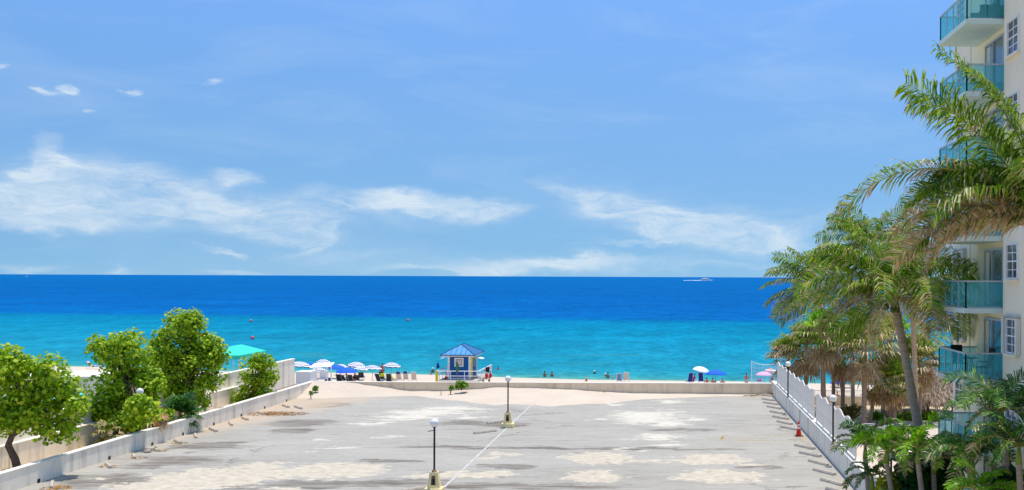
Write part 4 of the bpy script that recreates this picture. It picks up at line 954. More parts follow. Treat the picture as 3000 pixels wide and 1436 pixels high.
# ------------------------------------------------------------------ beach chairs and loungers
def chair_proto(name, label, fabric, frame, group, seat_h=.38, back=1.0, recl=.45, seat_l=.55, wdt=.56, cat='beach chair'):
    root = thing(name, label, cat, (0,0,0), 0, group)                       # local -Y is the front
    sb = MB(); sb.box((0, 0, seat_h), (wdt-.06, seat_l, .025), rot=Matrix.Rotation(-.12, 3, 'X')); sb.build('seat', fabric, root)
    c, s_ = math.cos(recl), math.sin(recl)
    bb = MB(); bb.box((0, seat_l/2+s_*back/2, seat_h+c*back/2), (wdt-.06, .025, back-.05), rot=Matrix.Rotation(-recl, 3, 'X')); bb.build('backrest', fabric, root)
    f = MB()
    for x in (-wdt/2, wdt/2):
        f.tube([(x, -seat_l/2, seat_h), (x, seat_l/2, seat_h-.03), (x, seat_l/2+s_*back, seat_h+c*back)], .016, 6)
        f.tube([(x, -seat_l/2, seat_h+.22), (x, seat_l/2+s_*.3, seat_h+.26)], .022, 6); f.tube([(x, -seat_l/2, seat_h), (x, -seat_l/2, seat_h+.22)], .014, 6)
    f.tube([(-wdt/2, seat_l/2+s_*back, seat_h+c*back), (wdt/2, seat_l/2+s_*back, seat_h+c*back)], .016, 6); f.build('frame', frame, root)
    for x in (-wdt/2, wdt/2):
        for y, dy in ((-seat_l/2, -.05), (seat_l/2, .12)):
            l = MB(); l.tube([(x, y, seat_h), (x, y+dy, 0)], .016, 6); l.build('leg', frame, root)
    return root
def pos(px, Y): return Vector((xat(px, Y), Y, bz(Y)))
GC = 'folding beach chairs on the sand'
ca = chair_proto('beach_chair', 'pale beach chair with blue headrest, left of three in a row', M['beige_cloth'], M['white'], GC); ca.location = pos(1173, 126); ca.rotation_euler = (0, 0, R(176))
hr = MB(); hr.box((0, .73, 1.2), (.4, .04, .28), rot=Matrix.Rotation(-.45, 3, 'X')); hr.build('headrest', M['navy_cloth'], ca)
dup(ca, pos(1192, 126.5), R(182), 'pale beach chair with blue headrest, middle of three in a row')
cb_ = chair_proto('beach_chair', 'plain pale beach chair, right of three in a row', M['beige_cloth'], M['white'], GC); cb_.location = pos(1215, 126); cb_.rotation_euler = (0, 0, R(185))
dup(cb_, pos(1837, 127), R(178), 'white beach chair right of the blue grey one at the waterline')
cc = chair_proto('beach_chair', 'blue grey beach chair standing alone with a white one', M['bluegrey'], M['white'], GC, .36, .85, .3); cc.location = pos(1816, 126.5); cc.rotation_euler = (0, 0, R(180))
cd = chair_proto('beach_chair', 'dark blue beach chair left of the sitting woman', M['navy_cloth'], M['alu'], GC, .34, 1.05, .35); cd.location = pos(2019, 126); cd.rotation_euler = (0, 0, R(205))
dup(cd, pos(2056, 126.5), R(170), 'dark blue beach chair with pale top right of the sitting woman')
ce = chair_proto('beach_chair', 'black sling chair facing the sea beside the lone striped umbrella', M['black'], M['alu'], GC, .36, 1.0, .5); ce.location = pos(1116, 124); ce.rotation_euler = (0, 0, R(160))
dup(ce, pos(1142, 124), R(186), 'black sling chair left of the pale chairs in a row'); dup(ce, pos(998, 123), R(180), 'black sling chair under left side of the near blue umbrella')
dup(ce, pos(1034, 122.5), R(172), 'black sling chair under right side of the near blue umbrella'); dup(ce, pos(905, 125), R(185), 'black sling chair behind the plain white block')
dup(ce, pos(1124, 127), R(176), 'black sling chair behind the other black chairs by the yellow lounger')
def lounger_proto(label, fabric, group):
    root = thing('sun_lounger', label, 'sun lounger', (0,0,0), 0, group)
    b = MB(); b.box((0, -.4, .36), (.6, 1.25, .05)); b.build('seat', fabric, root)
    b = MB(); b.box((0, .5, .62), (.6, .05, .85), rot=Matrix.Rotation(-.75, 3, 'X')); b.build('backrest', fabric, root)
    b = MB()
    for x in (-.31, .31): b.tube([(x, -1.05, .33), (x, .95, .33)], .02, 6)
    b.build('frame', M['alu'], root)
    for x in (-.31, .31):
        for y in (-.9, .75): l = MB(); l.tube([(x, y, .33), (x, y, 0)], .018, 6); l.build('leg', M['alu'], root)
    return root
GL = 'sun loungers under the umbrellas'
la = lounger_proto('lounger draped in a yellow towel under a striped umbrella', M['yellow_cloth'], GL); la.location = pos(1148, 128); la.rotation_euler = (0, 0, R(170))
lb_ = lounger_proto('dark lounger in shade of the near blue umbrella, left one', M['black'], GL); lb_.location = pos(1012, 125.5); lb_.rotation_euler = (0, 0, R(165))
for px, Y, a, l in ((1045, 126, 195, 'dark lounger under the near blue umbrella, right one'), (885, 128, 180, 'dark lounger under the striped umbrella at garden wall end'), (960, 122, 200, 'dark lounger beside right posts of the white stand'), (1060, 130, 190, 'dark lounger in the sun right of the striped umbrellas'), (2475, 118, 90, 'dark lounger behind the sabal trunks near red umbrella')):
    dup(lb_, pos(px, Y), R(a), l)
dup(la, pos(275, 146), R(90), 'distant pink lounger on the sand seen between the left trees')
for ch in [o for o in bpy.data.objects if o.get('label', '').startswith('distant pink lounger')][0].children:
    if ch.name.startswith(('seat', 'backrest')):
        ch.data = ch.data.copy(); ch.data.materials[0] = M['pink_cloth']
def bag(label, p, m, w=.45):
    root = thing('beach_bag', label, 'bag', p); b = MB(); b.box((0,0,.17), (w, .25, .34), taper=.85); b.build('bag_body', m, root, bevel=.04); h = MB(); h.tube([(-.12, 0, .33), (-.08, 0, .48), (.08, 0, .48), (.12, 0, .33)], .012, 6); h.build('handle', M['dark'], root)
bag('dark bag at foot of the lone striped umbrella pole', pos(1094, 124), M['black']); bag('blue beach bag on a stool under the right blue umbrella', pos(2095, 126), M['navy_cloth'], .4); bag('small purple bag left of the pink umbrella pole', pos(2226, 130), M['top_purple'], .5)
bag('yellow green bag hanging by the black chairs', pos(1121, 125.6)+Vector((0, 0, .75)), M['top_yellow'], .5)
# ------------------------------------------------------------------ white lifeguard stand (open frame with canopy)
def stand():
    Y = 113; c = at(943, 1112, Y); root = thing('lifeguard_stand', 'white open beach stand with sloping canopy among the striped umbrellas', 'stand', (c.x, Y, -2.36)); T = at(943, 1070, Y).z+2.36
    b = MB(); q = [(-1.05, -.7, T-.22), (1.05, -.7, T-.1), (1.05, .8, T+.2), (-1.05, .8, T+.08)]; b.face(q); b.build('canopy', M['white_cloth'], root, solid=.05)
    for x, y in ((-.75,-.6),(.75,-.6),(.75,.6),(-.75,.6)): p = MB(); p.box((x, y, (T-.15)/2), (.1, .1, T-.15)); p.build('post', M['white'], root)
    b = MB(); b.box((0, 0, .95), (1.7, 1.4, .08)); b.box((0, -.62, .6), (1.5, .05, .25)); b.box((0, -.62, 1.2), (1.5, .05, .1)); b.build('platform', M['white'], root)
    b = MB(); b.box((0, .1, 1.45), (.7, .6, .06)); b.box((0, .4, 1.85), (.7, .06, .8)); b.build('seat', M['white'], root)
    b = MB()
    for i in range(4): b.box((.95, -.4, .2+i*.22), (.3, .5, .04))
    b.tube([(1.1, -.65, 0), (1.1, -.65, 1.6)], .03, 6); b.build('ladder', M['white'], root)
stand()
# ------------------------------------------------------------------ blue beach patrol hut
def hut():
    X0, X1, Y0, Y1 = -22.65, -20.5, 117., 120.9; zf = -1.22; ze, zr = 1.32, 2.3
    o = Vector(((X0+X1)/2, (Y0+Y1)/2, bz(118))); root = thing('beach_hut', 'blue lifeguard hut with metal hip roof and white railings', 'hut', o)
    P = lambda x, y, z: Vector((x, y, z))-o
    b = MB(); b.span(P(X0, Y0, zf), P(X1, Y1, ze-.05)); b.build('wall', M['blue_wall'], root)
    for x in (X0, X1):
        for y in (Y0, Y1): t = MB(); t.box(P(x, y, (zf+ze-.06)/2), (.2, .2, ze-zf-.06)); t.build('corner_trim', M['white'], root)
    t = MB(); t.span(P(X0+.11, Y0-.03, zf), P(X1-.11, Y0-.004, zf+.14)); t.build('base_trim', M['white'], root)
    wx = (X0+X1)/2-.02
    t = MB()
    for x, w, z, h in ((wx-.4, .14, .53, .92), (wx+.4, .14, .53, .92), (wx, .66, .92, .14), (wx, .66, .14, .14)): t.box(P(x, Y0-.035, z), (w, .06, h))
    wf = t.build('window', M['white'], root); t = MB(); t.box(P(wx, Y0-.014, .53), (.66, .02, .64)); t.build('panel', M['beige_cloth'], wf)
    t = MB()
    for x, w, z, h in ((wx-.31, .05, .53, .62), (wx+.31, .05, .53, .62), (wx, .57, .82, .05), (wx, .57, .245, .05)): t.box(P(x, Y0-.034, z), (w, .02, h))
    t.build('inner_frame', M['hut_rib'], wf)
    t = MB(); t.span(P(X1+.004, Y0+.25, zf+.02), P(X1+.05, Y0+1.6, ze-.2)); t.build('door', M['yellow'], root)
    t = MB(); t.span(P(X1+.004, Y0+1.8, -.05), P(X1+.03, Y1-.4, ze-.25)); wd = t.build('side_window', M['yglass'], root)
    t = MB(); t.span(P(X1+.031, Y0+2.55, -.05), P(X1+.05, Y0+2.65, ze-.25)); t.build('mullion', M['white'], wd)
    ex0, ex1, ey0, ey1 = -23.38, -19.82, 116.2, 122.0; xm = (ex0+ex1)/2; ra, rb_ = 118.3, 119.9
    b = MB(); a = [P(ex0,ey0,ze), P(ex1,ey0,ze), P(ex1,ey1,ze), P(ex0,ey1,ze)]; e, f = P(xm, ra, zr), P(xm, rb_, zr)
    b.face([a[0],a[1],e]); b.face([a[1],a[2],f,e]); b.face([a[2],a[3],f]); b.face([a[3],a[0],e,f]); rf = b.build('roof', M['hut_roof'], root, solid=.03)
    s = MB(); U = Vector((0,0,.03))
    for p, q in ((a[0],e),(a[1],e),(a[2],f),(a[3],f),(e,f)): s.tube([p+U, q+U], .05, 6)
    for p, q in zip(a, a[1:]+a[:1]): s.tube([p, q], .06, 6)
    s.build('hip_cap', M['hut_rib'], rf)
    s = MB()
    for i in range(1, 7):                                               # standing seams
        t = i/7; x = ex0+(ex1-ex0)*t; k = min(t, 1-t)*2; p = P(x, ey0, ze); s.tube([p+U, p+(e-Vector((p.x, e.y, e.z)))*0+Vector((0, (ra-ey0)*k, (zr-ze)*k))+U], .02, 4)
    s.build('roof_seams', M['hut_rib'], rf); s = MB()
    for i in range(1, 12):
        y = ey0+(ey1-ey0)*i/12; k = min(1, (y-ey0)/(ra-ey0), (ey1-y)/(ey1-rb_)); p = P(ex1, y, ze); s.tube([p+U, p+Vector((-(ex1-xm)*k, 0, (zr-ze)*k))+U], .02, 4)
    s.build('roof_seams', M['hut_rib'], rf)
    b = MB(); b.span(P(ex0+.1, ey0+.1, ze-.16), P(ex1-.1, ey1-.1, ze-.05)); b.build('soffit', M['white'], root)
    for sx, x in ((-1, X0), (1, X1)):
        b = MB(); m_ = Matrix.Rotation(sx*.22, 3, 'Y'); b.box(P(x+sx*.62, Y0+1.7, ze-.4), (1.1, 1.5, .05), rot=m_); b.build('awning_shutter', M['white'], root)
    px0, px1, py0, py1 = -23.5, -19.25, 115.0, 123.6
    b = MB(); b.span(P(px0, py0, zf-.16), P(px1, py1, zf-.012)); b.build('platform', M['stop'], root)
    for x in (px0+.2, -21.4, px1-.2):
        for y in (py0+.3, 119.3, py1-.3): t = MB(); t.tube([P(x, y, bz(118)), P(x, y, zf-.15)], .11, 8); t.build('stilt', M['wood'], root)
    zt = zf+1.0
    rails = [(P(px0, py0, zt), P(px1, py0, zt)), (P(px1, py0, zt), P(px1, py1, zt)), (P(px0, py0, zt), P(px0, py1, zt))]
    D = Vector((0,0,.5))
    for p, q in rails:
        t = MB(); t.tube([p, q], .045, 6); t.tube([p-D, q-D], .035, 6); n = max(3, int((q-p).length/1.3))
        for i in range(1, n+1):
            c = p.lerp(q, i/n); t.tube([c, c-Vector((0,0,1))], .035, 6)
        t.build('railing', M['white'], root)
    t = MB(); t.box(P(px0, py0, zf+.42), (.22, .22, 1.2)); t.build('corner_post', M['yellow'], root)
hut()
# flag, swim gear and cone on the hut
c = at(1339, 1113, 114.6); rt = thing('flag', 'dark green flag hanging on a pole before the blue hut', 'flag', (c.x, 114.6, -2.4)); H = at(1338, 1056, 114.6).z+2.4
b = MB(); b.tube([(0,0,0),(0,0,H)], .025, 6); b.build('pole', M['wood'], rt)
b = MB(); b.face([(0,0,H),(.2,0.02,H-.65),(.18,.1,H-.95),(.02,.05,H-1.35),(-.18,-.04,H-.9),(-.12,.0,H-.5)]); b.face([(0,.03,H),(.12,.12,H-.7),(.0,.14,H-1.2),(-.1,.1,H-.7)]); b.build('cloth', M['green_cloth'], rt, solid=.03)
def hanging(name, label, cat, px, py, Y, m, w, h):
    c = at(px, py, Y); b = MB(); n = 5
    for i in range(n):
        x0, x1 = -w/2+w*i/n, -w/2+w*(i+1)/n; y0, y1 = .05*math.sin(i*1.9), .05*math.sin((i+1)*1.9); b.face([(x0,y0,h/2),(x1,y1,h/2),(x1,y1*1.4,-h/2+.05*(i % 2)),(x0,y0*1.4,-h/2)])
    tag(b.build(name, m, loc=c, solid=.03), label, cat)
hanging('towel', 'dark towel hung over right railing of the blue hut', 'towel', 1427, 1083, 119.5, M['black'], .5, .55); hanging('towel', 'white towel hung on far right hut railing', 'towel', 1434, 1078, 121, M['white_cloth'], .4, .4)
def can(label, px, py, Y):
    c = at(px, py, Y); root = thing('rescue_float', label, 'rescue float', c, .4, 'red rescue floats on the hut railing'); b = MB(); b.lathe((0,0,-.28), [(.02,0),(.13,.06),(.16,.28),(.13,.5),(.02,.56)], 12); b.build('float_body', M['red_cloth'], root, smooth=True); t = MB(); t.tube([(.16,0,-.15),(.22,0,0),(.16,0,.15)], .02, 6); t.build('handle', M['white'], root)
can('red rescue float hanging at right hut railing, left one', 1426, 1101, 119); can('red rescue float hanging at right hut railing, right one', 1437, 1100, 121.5)
b = MB(); b.ball((0,0,0), .3, 12, 8, (3.2, 1, .22)); tag(b.build('paddle_board', M['beige_cloth'], loc=at(1419, 1110, 121)), 'pale rescue board lying on the platform right of the hut', 'paddle board')
def scone(px, py, Y, label, h): c = at(px, py, Y); cone(label, c, h)
scone(1307, 1111, 117, 'orange and white cone on the platform left of the blue hut', .8)
cone('orange cone standing on the sand right of the far pilaster', Vector((xat(1719, 124), 124, at(1719, 1117, 124).z)), .62); cone('small orange cone at the waterline left of the blue grey chair', Vector((xat(1797, 133), 133, at(1797, 1110, 133).z)), .42)
# net
def net():
    Y = 127; x0, x1 = xat(2203, Y), xat(2290, Y); z0 = bz(Y); zt = at(2203, 1057, Y).z; root = thing('sports_net', 'tall white net on posts at right end of the beach', 'net', (x0, Y, z0)); H = zt-z0
    for x in (0, x1-x0): p = MB(); p.tube([(x,0,-.1),(x,0,H)], .05, 8); p.build('post', M['white'], root)
    b = MB(); n = 22; sag = lambda t: H-.45*4*t*(1-t)*.9-.05
    b.tube([((x1-x0)*t/12, 0, sag(t/12)) for t in range(13)], .03, 6); b.build('top_rope', M['white'], root)
    b = MB()
    for i in range(1, n): t = i/n; b.tube([((x1-x0)*t, 0, .1), ((x1-x0)*t, 0, sag(t))], .011, 4)
    for j in range(1, 6): b.tube([(0,0,.1+j*.42),(x1-x0,0,.1+j*.42)], .006, 4)
    b.tube([(0,0,.14),(x1-x0,0,.14)], .03, 6); b.build('netting', M['white'], root)
net()
# ------------------------------------------------------------------ people
def person(label, loc, rz, pose, skin, hair, wear=None, top=None, group=None, hat=None, s=1.):
    root = thing('person', label, 'person', loc, rz, group); root.scale = (s, s, s)
    V = []; E = []; Rr = []
    def add(p, r, par=None):
        V.append(p); Rr.append(r if isinstance(r, tuple) else (r, r))
        if par is not None: E.append((par, len(V)-1))
        return len(V)-1
    sit = pose == 'sit'
    pz = .40 if sit else .95; lean = .28 if sit else 0
    tp = lambda h, y=0: (0, y+lean*(h/.6), pz+h)              # torso leans back to +Y when sitting
    pel = add(tp(0), (.155, .11)); wa = add(tp(.17), (.13, .095), pel); chs = add(tp(.37), (.165, .11), wa); nk = add(tp(.53), .055, chs)
    hb = add(tp(.61, -.01), .07, nk); hd = add(tp(.69, -.02), (.078, .098), hb); cr = add(tp(.78, -.0), .055, hd); add(tp(.66, -.125), .014, hd)
    for sx in (-1, 1):
        q = lambda h, x, y: (sx*x, y+lean*(h/.6), pz+h)
        sh = add(q(.46, .185, 0), .062, chs)
        if sit: el = add(q(.2, .26, -.06), .042, sh); wr = add((sx*.2, -.18, pz+.16), .028, el); d = Vector((-sx*.1, -1, -.1)).normalized()
        elif pose == 'swim': el = add(q(.25, .36, -.1), .042, sh); wr = add((sx*.5, -.25, pz+.28), .028, el); d = Vector((sx*.6, -.7, .1)).normalized()
        else: el = add(q(.18, .25, .03), .042, sh); wr = add((sx*.27, -.03, pz-.08), .028, el); d = Vector((0, -.15, -1)).normalized()
        W = Vector(V[wr]); pm = add(tuple(W+d*.08), (.034, .02), wr); sdv = d.cross(Vector((1,0,0)) if abs(d.x) < .6 else Vector((0,1,0))).normalized()
        for k, ln in enumerate((.075, .085, .08, .062)):
            f1 = add(tuple(W+d*.12+sdv*(k-1.5)*.019), .0095, pm); add(tuple(W+d*(.12+ln)+sdv*(k-1.5)*.022+Vector((0,-.02,0))), .008, f1)
        th = add(tuple(W+d*.07-sdv*.05), .0105, pm); add(tuple(W+d*.11-sdv*.065), .009, th)
        hp = add((sx*.095, 0, pz-.05), .095, pel)
        if sit: kn = add((sx*.11, -.44, pz+.05), .06, hp); an = add((sx*.11, -.56, .09), .04, kn); ft = (sx*.12, -.74, .04)
        else: kn = add((sx*.105, -.02, .5), .06, hp); an = add((sx*.105, .02, .08), .042, kn); ft = (sx*.12, -.15, .035)
        add(ft, .032, an)
    me = bpy.data.meshes.new('body'); me.from_pydata(V, E, []); me.materials.append(skin); o = bpy.data.objects.new('body', me); COL.objects.link(o); o.parent = root
    md = o.modifiers.new('skin', 'SKIN'); md.use_smooth_shade = True
    for i, sv in enumerate(me.skin_vertices[0].data): sv.radius = Rr[i]; sv.use_root = (i == 0)
    ss = o.modifiers.new('sub', 'SUBSURF'); ss.levels = 1; ss.render_levels = 1
    hx = tp(.705, .0)
    b = MB(); b.ball(hx, .108, 12, 6, (.86, 1.02, 1.05), 0, -.1); b.build('hair', hair, root, smooth=True)
    e = MB()
    for sx in (-1, 1): e.ball(tp(.69, -.105)[0:1]+tp(.69, -.105)[1:], .012, 6, 4); e.v[-30:] = [(x+sx*.034, y, z) for x, y, z in e.v[-30:]]
    e.build('eyes', M['hair_dark'], root)
    if hat: b = MB(); b.ball((hx[0], hx[1], hx[2]+.02), .115, 12, 6, (.9, 1.05, 1), 0, -.02); b.lathe((hx[0], hx[1], hx[2]+.02), [(.1, 0), (.17, -.015)], 12); b.build('hat', hat, root, smooth=True)
    if wear:
        b = MB(); b.tube([tp(.08), tp(-.04), (0, -.01, pz-.1)], [.165, .172, .15], 12)
        for sx in (-1, 1):
            b.tube([(sx*.09, 0, pz-.02), (sx*.105, -.2, pz+.0) if sit else (sx*.105, -.01, pz-.28)], [.105, .098], 10)
        b.build('shorts', wear, root, smooth=True)
    if top: b = MB(); b.tube([tp(.02), tp(.17), tp(.37), tp(.47)], [.15, .142, .172, .11], 12); b.build('top', top, root, smooth=True)
    return root
def swimmer(label, px, py_head, skin, hair, up=.55, rz=0, hat=None):
    # head top at py_head, standing or floating with shoulders clear of the water
    q = atz(px, py_head, SZ+up); person(label, (q.x, q.y, SZ+up-1.76), rz, 'swim' if up < .5 else 'stand', skin, hair, M['trunks_navy'], group='bathers in the sea', hat=hat)
swimmer('bather with dark hair waist deep in the sea, left of a pair', 1596, 1087, M['skin_tan'], M['hair_dark'], .75, 3.0)
swimmer('bather with dark hair waist deep in the sea, right of a pair', 1617, 1088, M['skin_tan'], M['hair_dark'], .7, 2.6)
swimmer('bather in white cap floating farther out than the other pair', 1742, 1085, M['skin_dark'], M['hair_dark'], .45, .5, M['cap_white'])
swimmer('bather in white hat chest deep left of a bare shouldered bather', 1773, 1093, M['skin_tan'], M['hair_dark'], .42, 1.0, M['cap_white'])
swimmer('bare shouldered bather near the small cone', 1781, 1091, M['skin_tan'], M['hair_dark'], .75, 2.8)
swimmer('bather with dark hair in the sea left of the blue hut', 1268, 1077, M['skin_tan'], M['hair_dark'], .7, .4, M['cap_white'])
swimmer('bather with wet brown hair close to shore left of the hut', 1263, 1090, M['skin_red'], M['hair_red'], .42, .2)
swimmer('lone bather in the sea right of the blue hut', 1459, 1073, M['skin_tan'], M['hair_dark'], .45, .3)
person('man in pale swim trunks standing on sand with his back turned', Vector((xat(2188, 131), 131, at(2188, 1093, 131).z-1.76)), R(178), 'stand', M['skin_red'], M['hair_dark'], M['trunks_pale'])
person('man in navy trunks half hidden by the end of the white fence', Vector((xat(2263, 132), 132, at(2263, 1098, 132).z-1.76)), R(160), 'stand', M['skin_red'], M['hair_dark'], M['trunks_navy'], M['trunks_navy'])
person('sunburnt person standing beside the umbrella over the yellow lounger', Vector((xat(1121, 130), 130, at(1121, 1064, 130).z-1.76)), R(190), 'stand', M['skin_red'], M['hair_dark'], M['top_red'])
person('woman in purple top sitting under the plain white umbrella', pos(2032, 126), R(215), 'sit', M['skin_tan'], M['hair_dark'], M['top_purple'], M['top_purple'])
person('dark haired person sitting low between the white and blue umbrellas', pos(2072, 124)-Vector((0,0,.25)), R(180), 'sit', M['skin_tan'], M['hair_dark'], M['trunks_navy'])
person('dark haired person sitting under the wide right blue umbrella', pos(2090, 124)-Vector((0,0,.28)), R(170), 'sit', M['skin_tan'], M['hair_dark'], M['trunks_navy'])
person('red haired person close behind the far parapet near the blue umbrella', Vector((xat(2118, 119), 119, at(2118, 1109, 119).z-1.2)), R(180), 'sit', M['skin_red'], M['hair_red'], M['top_red'], s=1.05)
person('person sitting under left side of the near blue umbrella', pos(1022, 124), R(150), 'sit', M['skin_tan'], M['hair_dark'], M['trunks_navy'], M['trunks_navy'])
person('person sitting under right side of the near blue umbrella', pos(1040, 124.5), R(200), 'sit', M['skin_dark'], M['hair_dark'], M['top_red'], M['top_black'])
person('person in red sitting behind the sabal trunks by the beach railing', Vector((xat(2457, 112), 112, at(2457, 1146, 112).z-1.2)), R(150), 'sit', M['skin_red'], M['hair_dark'], M['top_red'], M['top_red'])
for px, lb, tpz in ((2734, 'person in black sitting in shade under the thatch, left of a pair', 1209), (2750, 'person in black sitting in shade under the thatch, right of a pair', 1205), (2647, 'dark clothed person sitting behind the hedge left of leaning trunk', 1218)):
    person(lb, Vector((xat(px, 96), 96, at(px, tpz, 96).z-1.2)), R(rng.uniform(-40, 40)), 'sit', M['skin_dark'], M['hair_dark'], M['top_black'], M['top_black'])
# ------------------------------------------------------------------ sea traffic
def buoy(label, px, py):
    c = atz(px, py+3, SZ); root = thing('buoy', label, 'buoy', c, 0, 'red marker buoys in the shallows'); b = MB(); b.ball((0,0,.2), .4, 16, 10); b.build('float', M['buoy'], root, smooth=True); t = MB(); t.lathe((0,0,.55), [(.14,0),(.12,.14),(0,.16)], 10); t.build('cap', M['white'], root)
    t = MB(); t.lathe((0,0,.2), [(.404,0),(.404,.09)], 20); t.build('band', M['white'], root)
buoy('red buoy farther out above the turquoise canopy', 735, 940); buoy('red buoy nearer the shore above the turquoise canopy', 740, 991); buoy('red buoy far left of the deck lamps in open water', 1195, 938)
def yacht(label, px, Y, L, rz=0, name='motor_yacht'):
    c = Vector((xat(px, Y), Y, SZ)); root = thing(name, label, 'boat', c, rz); k = L/40
    b = MB(); st = []
    for i in range(9):
        t = i/8; x = -20+40*t; w = 4.2*(1-max(0, (t-.55)/.45)**2.2); z = 2.6+1.9*t*t; st.append([(x*k, -w*.7*k, z*k), (x*k*.98, -w*1.15*k, -.5*k), (x*k*.98, w*1.15*k, -.5*k), (x*k, w*.7*k, z*k)])
    for a, q in zip(st, st[1:]):
        for i in range(3): b.face([a[i], q[i], q[i+1], a[i+1]])
        b.face([a[3], q[3], q[0], a[0]])
    b.face(st[0]); b.build('hull', M['yacht'], root)
    def deck(x0, x1, w, z0, z1, nm, m, rake=1.5): 
        q = MB(); lo = [(x0,-w,z0),(x1,-w,z0),(x1,w,z0),(x0,w,z0)]; hi = [(x0+.3,-w*.78,z1),(x1-rake,-w*.78,z1),(x1-rake,w*.78,z1),(x0+.3,w*.78,z1)]; lo = [Vector(v)*k for v in lo]; hi = [Vector(v)*k for v in hi]
        for i in range(4): q.face([lo[i], lo[(i+1) % 4], hi[(i+1) % 4], hi[i]])
        q.face(hi); return q.build(nm, m, root)
    deck(-17, 11, 3.2, 2.7, 3.4, 'cabin', M['yacht']); deck(-15, 9.6, 3.6, 3.41, 4.0, 'window_band', M['yglass'], 1.6); deck(-17, 8, 3.7, 4.01, 5.6, 'upper_deck', M['yacht']); deck(-11, 4, 3, 5.61, 6.4, 'bridge', M['yglass'], 2); deck(-13, 3, 3.1, 6.41, 6.9, 'flybridge', M['yacht'])
    m_ = MB(); m_.tube([Vector((-5,0,6.8))*k, Vector((-6,0,10))*k], .2*k, 6); m_.box(Vector((-5.4,0,8.5))*k, (.6*k, 2.6*k, .3*k)); m_.build('mast', M['yacht'], root)
    return c
yc = yacht('large white motor yacht cruising right along the horizon', 2071, 3900, 46)
s = MB(); r = random.Random(5)
for i in range(30):
    x = -26-i*1.9; w = 2+r.uniform(0, 2.5); s.face([(x, -w, .3+r.uniform(0, .5)), (x+2.4, -w, .3), (x+2.4, w, 2.2*r.uniform(.3, 1)), (x, w, 1.6*r.uniform(.4, 1))])
tag(s.build('foam_wake', M['foam'], loc=yc), kind='stuff')
yacht('tiny white boat near horizon at far left', 78, 5200, 17, 2.6, 'motor_boat')
